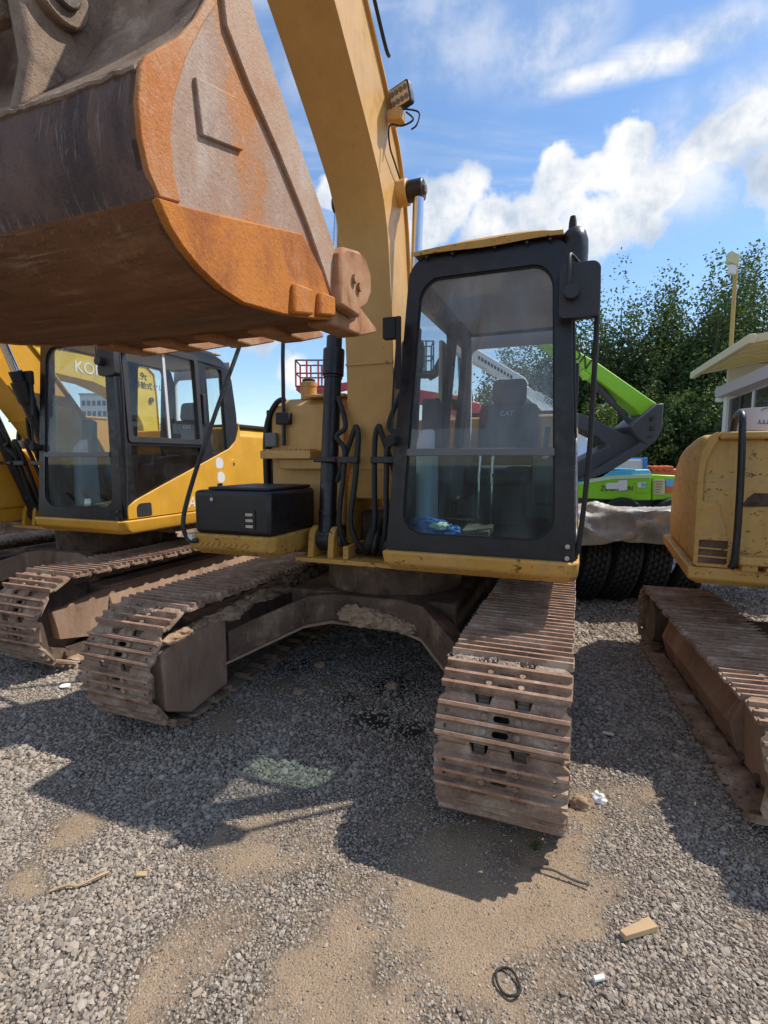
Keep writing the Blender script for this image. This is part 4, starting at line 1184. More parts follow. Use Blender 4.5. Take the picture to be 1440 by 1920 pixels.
# ------------------------------------------------------------------ small excavator on the right
def make_small_excavator():
    az = R(23.5)
    root = empty('excavator', (2.968, 2.824, 0), -az)
    tag(root, 'dull yellow compact excavator with black hooped grab rail and rust-scarred side', 'excavator', 'excavators parked in the yard')
    und = empty('undercarriage', (0, 0, 0), az - R(15.7), root)
    for xc, inner in ((-.875, 1), (.875, -1)):
        make_track(und, xc, inner, 1.0, .235, .50, 30, 'small', .036, .02)
    B().box(-.66, .66, -.34, .34, .28, .52).build('car_body', 'carbody_dark', und, 0.02)
    B().cyl((0, 0, .5), (0, 0, .84), .36, 32).build('slew_ring', 'carbody_dark', root)
    yd = 'yellow_dull'
    # platform rim with its chamfered corner
    n = 5
    lo = [(-1.05, -.18), (1.0, -.18), (1.0, 1.3), (-.96, 1.3), (-1.05, 1.2)]
    hi = [(-1.105, -.225), (1.05, -.225), (1.05, 1.35), (-1.0, 1.35), (-1.105, 1.22)]
    b = B().raw([(x, y, .835) for x, y in lo] + [(x, y, .87) for x, y in hi] + [(x, y, .945) for x, y in hi],
                [tuple(range(n - 1, -1, -1)), tuple(range(2 * n, 3 * n))] + [(k * n + i, k * n + (i + 1) % n, (k + 1) * n + (i + 1) % n, (k + 1) * n + i) for k in range(2) for i in range(n)])
    b.build('platform', 'yellow_dull', root, 0.01)
    prof = [(-.195, .945), (-.195, 1.70), (-.165, 1.745), (.1, 1.735), (.5, 1.69), (.77, 1.63), (.97, 1.54), (1.10, 1.40), (1.16, 1.20), (1.14, .945)]
    body = B().prism(prof, -1.07, .12).build('side_housing', yd, root, 0.05, seg=4)
    vent = rrect(-1.055, .968, -.905, 1.112, .006, 2)
    cov = [(-1.078, .95), (-1.082, 1.50), (-1.07, 1.64), (-1.03, 1.735), (-.992, 1.757), (-.99, 1.71), (-1.015, 1.66), (-1.043, 1.58), (-1.052, 1.50), (-1.05, 1.345), (-.962, 1.335), (-.955, 1.27), (-.93, 1.21), (-.908, 1.12), (-.895, 1.10), (-.895, .95)]
    co = B().plate(cov, [vent], lambda x, z: (x, -.225, z), (0, .045, 0)).build('corner_cover', yd, root, 0.006)
    B().plate(vent, [], lambda x, z: (x, -.206, z), (0, .008, 0)).build('vent_back', 'carbody_dark', co)
    for zz in (1.012, 1.062):
        B().tube([(-1.055, -.218, zz), (-.905, -.218, zz - .005)], .006, 6, 1).build('vent_bar', yd, co)
    B().box(-.985, .12, -.232, -.16, 1.712, 1.757).build('top_lip', yd, root, 0.014, seg=3)
    B().box(-.86, .10, -.30, -.19, .985, 1.035).build('step', yd, root, 0.008)
    B().box(-.84, -.76, -.27, -.19, .945, .985).build('step_block', yd, root, 0.004)
    B().box(-.72, -.5, -.27, -.19, .945, .985).build('step_block', yd, root, 0.004)
    B().tube([(-.90, -.30, .965), (-.885, -.315, 1.04), (-.885, -.32, 1.4), (-.895, -.32, 1.76), (-.895, -.27, 1.855), (-.90, -.17, 1.845), (-.905, -.12, 1.74)], .019, 12, 8).build('grab_rail', 'black', root)
    B().plate([(-.845, 1.325), (-.82, 1.37), (-.79, 1.40), (-.60, 1.40), (-.58, 1.33), (-.83, 1.318)], [], lambda x, z: (x, -.199, z), (0, .006, 0)).build('torn_decal', 'carbody_dark', body)
    rest = B().box(.22, 1.02, .35, 1.32, .945, 1.55).build('engine_housing', yd, root, 0.05, seg=3)
    B().prism([(.9, .9), (.9, 1.5), (1.35, 1.45), (1.5, 1.2), (1.45, .9)], -.95, .98).build('counterweight', yd, root, 0.06, seg=3)
    # cab on the far side of the boom
    cab = B()
    px, py = (.30, 1.02), (-.55, .40)
    for x in px:
        for y in py: cab.box(x - .03, x + .03, y - .03, y + .03, .945, 2.45)
    cab.box(.27, 1.05, -.58, .43, 2.42, 2.50).box(.27, 1.05, -.58, .43, .945, 1.25)
    c = cab.build('cab', 'black', root, 0.015)
    for i, (x0, x1, y0, y1) in enumerate(((.31, 1.01, -.565, -.56), (.285, .29, -.52, .37), (1.03, 1.035, -.52, .37), (.31, 1.01, .405, .41))):
        B().box(x0, x1, y0, y1, 1.26, 2.41).build('cab_window', 'glass_clear', c, smooth=0)
    # lowered boom
    B().prism([(-.1, .95), (-.15, 1.30), (-.55, 1.75), (-1.0, 1.80), (-2.3, 1.15), (-2.35, 1.0), (-2.2, 1.0), (-1.0, 1.52), (-.65, 1.45), (-.35, 1.1), (-.30, .95)], .10, .26).build('boom', yd, root, 0.01)
    return root
small_root = make_small_excavator()

def make_pail():
    m = small_root.matrix_basis
    loc = Matrix.Translation(small_root.location) @ Matrix.Rotation(small_root.rotation_euler.z, 4, 'Z') @ Vector((-.73, .06, 1.735))
    root = empty('pail', loc, R(-18))
    tag(root, 'white plastic putty pail turned upside down on top of the dull yellow excavator', 'pail')
    B().lathe([(.125, 0), (.127, .012), (.124, .014), (.118, .16), (.112, .172), (.0, .172)][:-1], 32).build('pail_body', 'pail', root)
    B().lathe([(.128, .035), (.132, .037), (.132, .047), (.127, .049)], 32).build('pail_rim', 'pail', root)
    B().tube([(-.04, -.122, .15), (-.02, -.123, .163), (.03, -.123, .163), (.05, -.122, .15)], .0025, 6, 4).build('pail_handle', 'dark_plastic', root)
    text('PUTTY', .036, 'letter_dark', 'lettering', root, (.0, -.1255, .085), (R(90 - 2), R(180), 0), 0.0015)
make_pail()

# ------------------------------------------------------------------ things lying in and around the machines
def blob(name, mat, parent, centre, size, seed, rough=0.35, sub=3):
    from mathutils import noise as mn
    bm = bmesh.new()
    bmesh.ops.create_icosphere(bm, subdivisions=min(sub + 1, 5), radius=1.0)
    o3 = Vector((seed * 3.7, seed * 1.3, seed * 2.1))
    for v in bm.verts:
        p = v.co.copy()
        s = 1.0 + rough * 0.45 * mn.fractal(p * 1.6 + o3, 0.9, 2.1, 5)
        v.co = Vector((p.x * size[0], p.y * size[1], max(p.z, -.35) * size[2])) * s
    me = bpy.data.meshes.new(name); bm.to_mesh(me); bm.free()
    me.shade_smooth()
    me.materials.append(MAT[mat])
    o = bpy.data.objects.new(name, me); o.location = centre
    return link(o, parent)
MR = Matrix.Translation(main_root.location) @ Matrix.Rotation(-AZ, 4, 'Z')
bag = empty('plastic_bag', MR @ Vector((.55, -.84, 1.125)), -AZ)
tag(bag, 'crumpled blue plastic bag on the floor behind the lower front glass of a cab', 'plastic bag')
blob('bag_film', 'bag_blue', bag, (0, 0, .05), (.15, .07, .075), 5, .9, 4)
blob('crumpled_paper', 'paper', bag, (.04, -.05, .085), (.06, .03, .028), 9, 1.0, 3)
mudl = [(-.10, -.60, .52, .10, .07, .07), (.05, -.61, .51, .13, .07, .075), (.20, -.615, .50, .10, .06, .05), (.31, -.63, .49, .07, .05, .04), (-.02, -.64, .49, .07, .04, .04)]
for i, (x, y, z, a, b_, c_) in enumerate(mudl):
    blob('mud_clump', 'mud', main_root, (x, y, z), (a, b_, c_), 20 + i, 1.0, 4)
for i in range(9):      # packed mud along the inner edge of the far crawler
    blob('mud_clump', 'mud', main_root, (-.84 + rnd.uniform(-.03, .03), -1.0 + .16 * i, .585 + rnd.uniform(-.02, .02)), (.07, .12, .05), 40 + i, 1.0, 3)

def crumbs(parent, xc, a, y0, y1, n, zt, w):
    """gravel caught between the grousers: too small to tell apart one by one"""
    r = np.random.RandomState(int(abs(xc * 100)) + n)
    b = B()
    base = [Vector(v) for v in ((1, 0, -.4), (-.5, .9, -.4), (-.5, -.9, -.4), (.3, .2, .8), (-.4, -.1, .7), (.2, -.6, .4))]
    fcs = [(0, 1, 3), (1, 4, 3), (1, 2, 4), (2, 5, 4), (2, 0, 5), (0, 3, 5), (3, 4, 5), (0, 2, 1)]
    for i in range(n):
        x = xc + r.uniform(-w, w); y = r.uniform(y0, y1); s = r.uniform(.004, .010)
        M = Matrix.Translation((x, y, zt + s * .5)) @ Matrix.Rotation(r.uniform(0, 6.28), 4, 'Z')
        b.raw([M @ (v * s) for v in base], fcs)
    o = b.build('gravel_crumbs', 'pebble', parent, smooth=0)
    o['kind'] = 'stuff'
crumbs(main_root, 1.0, 1.43, -1.55, -.7, 900, .709, .20)
crumbs(main_root, -1.07, 1.43, -1.5, -.2, 500, .709, .20)
crumbs(left_root, 1.07, 1.43, -1.5, -.6, 400, .709, .20)

def ground_pt(px, py):
    p = at_height(px, py, 0)
    return Vector((p.x, p.y, float(height_at(np.array([p.x]), np.array([p.y]))[0])))
def litter(name, px, py, bld, label, cat, rz=0.0, z=0.0, tilt=(0, 0)):
    p = ground_pt(px, py)
    o = bld
    o.location = (p.x, p.y, p.z + z); o.rotation_euler = (tilt[0], tilt[1], rz)
    tag(o, label, cat)
    return o
litter('wood_offcut', 1195, 1750, B().hexa([(-.066, -.018, 0), (.066, -.022, 0), (.066, .022, 0), (-.066, .012, 0)], [(-.064, -.016, .018), (.066, -.02, .02), (.064, .02, .02), (-.066, .01, .016)]).build('wood_offcut', 'wood', None, .002), 'pale wood offcut lying on the gravel by the compact excavator', 'wood', R(17), .008)
ring = B()
ring.tube([(.033 * math.cos(a), .045 * math.sin(a), .004 * math.sin(3 * a)) for a in np.linspace(0, 2 * math.pi, 25)], .004, 8, 1)
litter('rubber_ring', 952, 1845, ring.build('rubber_ring', 'rubber', None), 'thin black rubber ring lying on bare soil', 'ring', 0.3, .012)
litter('wood_chip', 265, 1641, B().hexa([(-.02, -.01, 0), (.022, -.012, 0), (.02, .012, 0), (-.02, .01, 0)], [(-.018, -.01, .010), (.02, -.012, .006), (.02, .01, .006), (-.018, .01, .012)]).build('wood_chip', 'wood', None, .002), 'small tan wood chip on gravel', 'wood', .2, .01)
st_ = B().tube([(-.08, -.03, 0), (-.03, .0, .008), (.01, .01, .004), (.05, .05, .010), (.075, .085, .006)], .0055, 6, 4)
litter('twig', 140, 1665, st_.build('twig', 'wood', None), 'bent pale twig lying on open gravel', 'twig', -.2, .012)
st_ = B().tube([(-.10, .02, 0), (-.03, .012, .012), (.04, -.01, .004), (.10, -.03, .008)], .0045, 6, 4)
litter('strap', 1050, 1645, st_.build('strap', 'bark', None), 'dark strip of strap on soil in front of a crawler', 'strap', -.2, .010)
litter('card', 1140, 1380, B().hexa([(-.03, -.012, 0), (.03, -.016, 0), (.032, .012, 0), (-.028, .016, 0)], [(-.03, -.012, .003), (.03, -.016, .006), (.032, .012, .004), (-.028, .016, .003)]).build('card', 'cream', None), 'yellowish paper scrap on dark gravel between two excavators', 'paper scrap', -.5, .014)
blob('foam_scrap', 'foam', None, ground_pt(1122, 1500) + Vector((0, 0, .012)), (.032, .022, .028), 71, 1.2, 3)
tag(bpy.data.objects['foam_scrap'], 'torn white foam scrap beside the front of a crawler', 'foam scrap')
blob('clod', 'mud', None, ground_pt(1090, 1508) + Vector((0, 0, .012)), (.05, .035, .03), 72, 1.0, 3)
tag(bpy.data.objects['clod'], 'crumbly tan clod of earth against the front of a crawler', 'clod')
litter('paper_roll', 1123, 1843, B().cyl((-.017, 0, .008), (.017, .004, .008), .008, 10).build('paper_roll', 'paper', None), 'tiny white paper roll on gravel', 'paper scrap', .1, .008)
litter('plastic_disc', 122, 1288, B().cyl((0, 0, 0), (0, 0, .006), .035, 20).build('plastic_disc', 'foam', None, .002), 'flat white plastic disc between two rusty crawlers', 'disc', 0, .014)
for i, (px, py, s) in enumerate(((735, 1290, .05), (560, 1300, .04), (600, 1250, .045), (470, 1195, .06), (520, 1210, .05))):
    blob('stone', 'mud', None, ground_pt(px, py) + Vector((0, 0, s * .3)), (s, s * .8, s * .7), 80 + i, .7, 3)
for o in [o for o in bpy.data.objects if o.name.split('.')[0] == 'stone']:
    k = int(o.name.split('.')[1]) if '.' in o.name else 0
    tag(o, ('muddy stone beside the dark damp patch under the ochre excavator', 'small tan stone on open shaded gravel under the ochre excavator',
            'muddy stone just in front of the mud-caked cross beam\'s shadow', 'larger stone close against the rusty far crawler frame',
            'stone lying beside the larger one near the far crawler frame')[k], 'stone', 'stones under the excavator')

def make_weed():
    p = ground_pt(1002, 1588)
    b = B()
    r = np.random.RandomState(4)
    for k in range(14):
        a = r.uniform(0, 6.28); l = r.uniform(.015, .035); h = r.uniform(.006, .03)
        d = Vector((math.cos(a), math.sin(a), 0)); q = Vector((-d.y, d.x, 0)) * l * .28
        b.raw([Vector((0, 0, h * .3)), d * l * .5 + q + Vector((0, 0, h)), d * l + Vector((0, 0, h * .8)), d * l * .5 - q + Vector((0, 0, h))], [(0, 1, 2, 3)])
    o = b.build('weed', 'leaf_light', None, smooth=0)
    o.location = p
    tag(o, 'tiny green weed sprouting in front of a crawler', 'weed')
make_weed()
for k, y in enumerate((-1.5, -1.38, -1.25, -1.12)):
    blob('mud_clump', 'mud', main_root, (-.86, y, .555 + .005 * k), (.05, .075, .028), 60 + k, 1.0, 3)
B().cyl((-.83, -1.02, .55), (-.83, -1.02, .66), .014, 10).build('guard_lug', 'frame_rust', left_root)

# ------------------------------------------------------------------ tyres under a tarpaulin
def make_tyre_mesh():
    b = B()
    Rt, wd = .50, .155
    prof = [(-wd * .75, .28), (-wd * 1.0, .36), (-wd * 1.0, .44), (-wd * .88, .475), (wd * .88, .475), (wd * 1.0, .44), (wd * 1.0, .36), (wd * .75, .28)]
    n = 40
    V = []; Fc = []
    for (x, r) in prof: V += [(x, r * math.cos(2 * math.pi * i / n), r * math.sin(2 * math.pi * i / n)) for i in range(n)]
    for j in range(len(prof)):
        j2 = (j + 1) % len(prof)
        for i in range(n): Fc.append((j * n + i, j * n + (i + 1) % n, j2 * n + (i + 1) % n, j2 * n + i))
    b.raw(V, Fc)
    return b
def tread_blocks():
    b = B()
    n = 36; wd = .155
    for i in range(n):
        for k, x in enumerate((-.108, -.052, .002, .056, .110)):
            a = 2 * math.pi * (i + (.5 if k % 2 else 0)) / n
            bb = B().hexa([(x - .021, -.034, .470), (x + .021, -.022, .470), (x + .021, .034, .470), (x - .021, .022, .470)],
                          [(x - .019, -.031, .500), (x + .019, -.020, .500), (x + .019, .031, .500), (x - .019, .020, .500)])
            M = Matrix.Rotation(a, 4, 'X')
            b.raw([M @ Vector(v) for v in bb.v], bb.f)
    return b
_ty = make_tyre_mesh().mesh('tyre', 30); _ty.materials.append(MAT['rubber'])
_tr = tread_blocks().mesh('tread', 0); _tr.materials.append(MAT['rubber'])
for i in range(5):
    o = link(bpy.data.objects.new('tyre', _ty))
    x = 1.95 + i * .345
    o.location = (x, 5.72 + .03 * (i % 2), .455); o.scale = (.93, .93, .93)
    o.rotation_euler = (rnd.uniform(0, 1), R(11 + rnd.uniform(-2, 2)), R(rnd.uniform(-7, 3)))
    tag(o, 'black truck tyre under the grey tarpaulin, %s from the ochre excavator\'s cab' % ('first', 'second', 'third', 'fourth', 'fifth')[i], 'tyre', 'tyres under the tarpaulin')
    t = link(bpy.data.objects.new('tread', _tr), o); t['kind'] = 'stuff'
def make_tarp():
    nx_, ny_ = 70, 44
    V = []; Fc = []
    for j in range(ny_ + 1):
        for i in range(nx_ + 1):
            u, v = i / nx_, j / ny_
            x = 1.72 + 2.6 * u
            s = v * 1.75                      # run of the sheet from its front hem, up, over and back
            if s < .48: y, z = 5.16 - .03 * math.sin(s * 6.5), .73 + s * .62
            elif s < 1.25: y, z = 5.16 + (s - .48) * .95, 1.03 + .04 * math.sin((s - .48) / .77 * 3.14)
            else: y, z = 5.9 + (s - 1.25) * .6, 1.02 - (s - 1.25) * .7
            ridge = lambda q: 1 - abs(math.sin(q))
            fold = .085 * ridge(4.2 * u + 2.6 * s + .4 * math.sin(6 * u)) ** 2 + .045 * ridge(9 * u - 3.1 * s + .7) ** 3 + .03 * ridge(13 * u + 6 * s) ** 3 + .05 * (float(fbm(np.array(u * 14.), np.array(s * 8.))) - .47)
            hem = .02 * math.sin(14 * u) * (1 - min(1, s * 2))
            V.append((x, y - fold * 1.2, z + fold * .8 - hem - .03 * u))
    k = nx_ + 1
    n1 = len(V)
    V += [(x, y + .006, z - .006) for x, y, z in V]
    for j in range(ny_):
        for i in range(nx_):
            q = (j * k + i, j * k + i + 1, (j + 1) * k + i + 1, (j + 1) * k + i)
            Fc += [q, tuple(n1 + t for t in reversed(q))]
    for i in range(nx_): Fc.append((i, n1 + i, n1 + i + 1, i + 1))
    for j in range(ny_):
        Fc.append((j * k, (j + 1) * k, n1 + (j + 1) * k, n1 + j * k)); a0 = j * k + nx_
        Fc.append((a0, n1 + a0, n1 + a0 + k, a0 + k))
    o = B().raw(V, Fc).build('tarpaulin', 'tarp', None, smooth=60)
    tag(o, 'dusty grey tarpaulin draped over a row of black tyres', 'tarpaulin')
make_tarp()

def rubble():
    b = B()
    r = np.random.RandomState(11)
    base = [Vector(v) for v in ((1, 0, -.5), (-.5, .9, -.5), (-.5, -.9, -.5), (.3, .3, .8), (-.5, -.1, .7), (.3, -.6, .5))]
    fcs = [(0, 1, 3), (1, 4, 3), (1, 2, 4), (2, 5, 4), (2, 0, 5), (0, 3, 5), (3, 4, 5), (0, 2, 1)]
    for i in range(4200):
        x = r.uniform(2.0, 6.2); q = r.normal(0, .42); y = 7.3 + q
        z = .93 * math.exp(-(q / .62) ** 2) * (0.9 + .12 * math.sin(3 * x)) - .02
        if z < 0.02: continue
        s = r.uniform(.02, .055)
        M = Matrix.Translation((x, y, z)) @ Matrix.Rotation(r.uniform(0, 6.28), 4, Vector((r.rand(), r.rand(), r.rand() + .1)))
        b.raw([M @ (v * s) for v in base], fcs)
    # the heap's core
    V = []; Fc = []
    xs = np.linspace(1.9, 6.3, 30); qs = np.linspace(-1.1, 1.1, 16)
    for x in xs:
        for q in qs: V.append((x, 7.3 + q, .93 * math.exp(-(q / .62) ** 2) * (0.9 + .12 * math.sin(3 * x)) - .05))
    for i in range(29):
        for j in range(15): Fc.append((i * 16 + j, i * 16 + j + 1, (i + 1) * 16 + j + 1, (i + 1) * 16 + j))
    b.raw(V, Fc)
    o = b.build('stone_heap', 'concrete', None, smooth=0)
    tag(o, 'long heap of pale crushed stone behind the tarpaulin', 'stone heap', kind='stuff')
rubble()

# ------------------------------------------------------------------ lifting platforms behind
def px_prism(poly, Y, depth, name, mat, parent, bevel=0.0):
    """outline read off the photograph at ground distance Y, given real thickness going back"""
    pts = [at_depth(x, y, Y) for x, y in poly]
    o = Vector((0, 0, 0)); q_ = parent
    while q_ is not None: o = o + q_.location; q_ = q_.parent
    return B().prism([(p.x - o.x, p.z - o.z) for p in pts], Y - o.y, Y + depth - o.y, 'y').build(name, mat, parent, bevel)
def rel(parent, px, py, Y):
    return at_depth(px, py, Y) - parent.location

def make_green_lift():
    Y = 9.5
    base = at_depth(1170, 960, Y); base.z = 0
    g = empty('boom_lift', base)
    tag(g, 'lime green boom lift with dark grey folding arms behind the tarpaulin', 'boom lift', 'boom lifts behind the machines')
    body = px_prism([(1060, 926), (1060, 915), (1085, 907), (1115, 898), (1150, 893), (1221, 891), (1221, 938), (1180, 938), (1060, 933)], Y, 1.3, 'body', 'green_paint', g, .03)
    px_prism([(1082, 909), (1110, 898), (1150, 892), (1221, 889), (1221, 896), (1150, 898), (1100, 906)], Y - .02, 1.2, 'pale_band', 'pale_green', body)
    px_prism([(1085, 906), (1140, 882), (1218, 880), (1222, 889), (1150, 892), (1110, 898)], Y + .05, 1.1, 'blue_cover', 'sky_blue', body, .02)
    px_prism([(1223, 890), (1275, 892), (1275, 936), (1223, 938)], Y + .02, 1.2, 'side_pod', 'green_paint', g, .02)
    px_prism([(1227, 899), (1247, 899), (1247, 927), (1227, 927)], Y - .01, .04, 'notice_panel', 'cream', g)
    for k in range(5):
        px_prism([(1229, 902 + k * 5), (1243 - k, 902 + k * 5), (1243 - k, 903.4 + k * 5), (1229, 903.4 + k * 5)], Y - .02, .02, 'notice_line', 'tooth_rust', g)
    px_prism([(1249, 898), (1263, 898), (1263, 912), (1249, 912)], Y - .01, .04, 'notice', 'sticker_blue', g)
    px_prism([(1249, 912.5), (1263, 912.5), (1263, 924), (1249, 924)], Y - .01, .04, 'notice', 'orange_paint', g)
    px_prism([(1193, 903), (1216, 902), (1216, 924), (1193, 924)], Y - .015, .03, 'hatch', 'green_paint', body, .004)
    px_prism([(1196, 905), (1211, 904), (1211, 914), (1196, 914)], Y - .03, .03, 'label_plate', 'white_paint', body)
    px_prism([(1203, 906), (1211, 906), (1211, 912), (1203, 912)], Y - .04, .03, 'label_plate', 'sticker_blue', body)
    p = rel(g, 1156, 916, Y); 
    text('ZOOMLION', .135, 'letter_dark', 'lettering', g, (p.x, p.y - .012, p.z), (R(90), 0, 0), .002, sx=.83)
    px_prism([(1137, 906), (1160, 905), (1160, 917), (1137, 917)], Y - .03, .03, 'patch_label', 'white_paint', body)
    px_prism([(1160, 901), (1176, 900), (1176, 919), (1160, 920)], Y - .032, .03, 'patch_label', 'white_paint', body)
    # folding arms
    px_prism([(1085, 775), (1123, 789), (1165, 812), (1192, 816), (1202, 828), (1088, 896), (1070, 900), (1070, 872), (1140, 836), (1121, 820), (1085, 802)], Y + .25, .5, 'lower_arm', 'dark_grey', g, .02)
    px_prism([(1204, 829), (1217, 838), (1130, 893), (1098, 908), (1090, 900)], Y + .05, .18, 'arm_link', 'dark_grey', g, .01)
    kn = px_prism([(1183, 799), (1232, 757), (1245, 756), (1242, 806), (1231, 826), (1215, 838), (1192, 817)], Y + .1, .75, 'knuckle', 'dark_grey', g, .02)
    for (x, y) in ((1222, 785), (1222.5, 803)):
        q = rel(g, x, y, Y + .1)
        B().cyl(q + Vector((0, -.03, 0)), q + Vector((0, .02, 0)), .045, 14).build('pin_cap', 'letter_dark', kn, .005)
    q = rel(g, 1219, 819, Y + .1)
    B().box(q.x - .055, q.x + .055, q.y - .012, q.y + .02, q.z - .022, q.z + .022).build('slot', 'letter_dark', kn, .01)
    bm_ = px_prism([(900, 518), (1094, 664), (1123, 681), (1219, 748), (1232, 756), (1203, 779), (1197, 776), (1192, 767), (1123, 714), (1095, 694), (880, 545)], Y + .25, .4, 'upper_boom', 'green_paint', g, .02)
    px_prism([(1093, 694), (1108, 704), (1103, 712), (1096, 712), (1092, 704)], Y + .2, .1, 'boom_lug', 'green_paint', bm_, .004)
    p = rel(g, 1040, 640, Y + .25)
    text('ZOOMLION', .30, 'letter_dark', 'lettering', bm_, (p.x, p.y - .012, p.z), (R(90), R(34), 0), .003)
    B().cyl(rel(g, 1112, 715, Y + .4), rel(g, 1150, 757, Y + .4), .07, 14).cyl(rel(g, 1150, 757, Y + .4), rel(g, 1190, 802, Y + .4), .05, 14).build('lift_cylinder', 'dark_grey', g)
    px_prism([(1070, 933), (1275, 936), (1275, 958), (1070, 958)], Y + .15, 1.0, 'chassis', 'dark_grey', g, .03)
    for x, yy in ((1165, Y - .1), (1262, Y - .1), (1165, Y + 1.25), (1262, Y + 1.25)):
        c = rel(g, x, 970, Y); c.z = .44; c.y = yy - g.location.y
        w = B().cyl(c + Vector((0, 0, 0)), c + Vector((0, .32, 0)), .44, 28)
        wo = w.build('wheel', 'rubber', g, .05, seg=3)
        B().cyl(c + Vector((0, -.01, 0)), c + Vector((0, .05, 0)), .22, 20).build('rim', 'dark_grey', wo)
make_green_lift()

def basket(parent, c, w, h, d, mat, floor):
    """railed work platform: posts, rails and floor"""
    rl = B()
    for z in (0, .5, 1.0):
        rl.tube([c + Vector((-w / 2, -d / 2, z * h)), c + Vector((w / 2, -d / 2, z * h))], .022, 6, 1)
        rl.tube([c + Vector((-w / 2, d / 2, z * h)), c + Vector((w / 2, d / 2, z * h))], .022, 6, 1)
        for s in (-1, 1): rl.tube([c + Vector((s * w / 2, -d / 2, z * h)), c + Vector((s * w / 2, d / 2, z * h))], .022, 6, 1)
    rl.build('rails', 'dark_grey', parent)
    for x in (-.5, -.17, .17, .5):
        for s in (-1, 1):
            B().tube([c + Vector((x * w, s * d / 2, 0)), c + Vector((x * w, s * d / 2, h))], .028, 6, 1).build('post', mat, parent)
    B().box(c.x - w / 2, c.x + w / 2, c.y - d / 2, c.y + d / 2, c.z - .12, c.z + .03).build('basket_floor', floor, parent, .02)
def make_red_lift():
    Y = 15.0
    base = at_depth(900, 960, Y + .5); base.z = 0
    g = empty('boom_lift', base)
    tag(g, 'red boom lift with its railed basket raised against the sky', 'boom lift', 'boom lifts behind the machines')
    c = rel(g, 590, 728, Y)
    basket(g, c, .95, .72, .8, 'red_paint', 'red_paint')
    px_prism([(598, 730), (612, 722), (650, 716), (700, 716), (860, 742), (870, 775), (700, 738), (650, 730), (614, 738)], Y + .2, .3, 'boom', 'red_paint', g, .02)
    p = rel(g, 826, 754, Y + .2)
    text('ALP', .26, 'letter_white', 'lettering', g, (p.x, p.y - .012, p.z), (R(90), R(9), 0), .003, shear=.3)
    px_prism([(845, 745), (900, 755), (930, 900), (860, 900)], Y + .2, .5, 'mast', 'red_paint', g, .03)
    px_prism([(790, 900), (990, 900), (990, 935), (790, 935)], Y, 1.5, 'body', 'red_paint', g, .05)
    for x in (815, 965):
        for yy in (0, 1.5):
            q = rel(g, x, 940, Y); q.z = .45; q.y = Y + yy - g.location.y
            B().cyl(q, q + Vector((0, .3, 0)), .45, 24).build('wheel', 'rubber', g, .04)
make_red_lift()
def make_white_lift():
    Y = 13.0
    base = at_depth(1000, 960, Y + .5); base.z = 0
    g = empty('boom_lift', base)
    tag(g, 'white boom lift with lettered arm seen through the ochre excavator\'s cab', 'boom lift', 'boom lifts behind the machines')
    px_prism([(840, 622), (985, 708), (992, 720), (984, 728), (972, 724), (840, 652)], Y + .1, .3, 'upper_arm', 'white_paint', g, .02)
    for k in range(11):
        x = 897 + k * 6; y = 667 + k * 3.55
        px_prism([(x, y), (x + 3.6, y + 2), (x + 3.2, y + 8), (x - .4, y + 6)], Y + .085, .03, 'arm_mark', 'letter_dark', g)
    px_prism([(968, 722), (990, 724), (1090, 800), (1075, 812)], Y + .45, .3, 'middle_arm', 'white_paint', g, .02)
    px_prism([(1005, 732), (1100, 785), (1100, 800), (1005, 748)], Y - .1, .2, 'lettered_arm', 'white_paint', g, .02)
    p = rel(g, 1034, 756, Y - .1)
    text('TEREX', .17, 'letter_dark', 'lettering', g, (p.x, p.y - .012, p.z), (R(90), R(29), 0), .003)
    px_prism([(880, 790), (1100, 785), (1110, 860), (880, 860)], Y, 1.4, 'body', 'white_paint', g, .06)
    px_prism([(880, 860), (1100, 860), (1100, 900), (880, 900)], Y + .2, 1.0, 'chassis', 'dark_grey', g, .05)
    for x in (905, 1075):
        for yy in (0, 1.3):
            q = rel(g, x, 940, Y); q.z = .5; q.y = Y + yy - g.location.y
            B().cyl(q, q + Vector((0, .3, 0)), .5, 24).build('wheel', 'rubber', g, .04)
make_white_lift()
def make_grey_lift():
    Y = 18.0
    base = at_depth(850, 960, Y); base.z = 0
    g = empty('boom_lift', base)
    tag(g, 'dark grey boom lift with raised basket seen through the cab side window', 'boom lift', 'boom lifts behind the machines')
    basket(g, rel(g, 790, 700, Y), .75, 1.0, .8, 'dark_grey', 'dark_grey')
    px_prism([(798, 700), (812, 690), (860, 600), (872, 606), (822, 704), (808, 712)], Y + .2, .3, 'boom', 'dark_grey', g, .02)
    px_prism([(858, 600), (874, 600), (900, 900), (870, 900)], Y + .2, .4, 'mast', 'dark_grey', g, .02)
    px_prism([(820, 900), (930, 900), (930, 935), (820, 935)], Y, 1.2, 'body', 'dark_grey', g, .04)
    for x in (835, 915):
        q = rel(g, x, 935, Y); q.z = .4; q.y = Y - g.location.y
        B().cyl(q, q + Vector((0, .3, 0)), .4, 20).build('wheel', 'rubber', g, .04)
make_grey_lift()

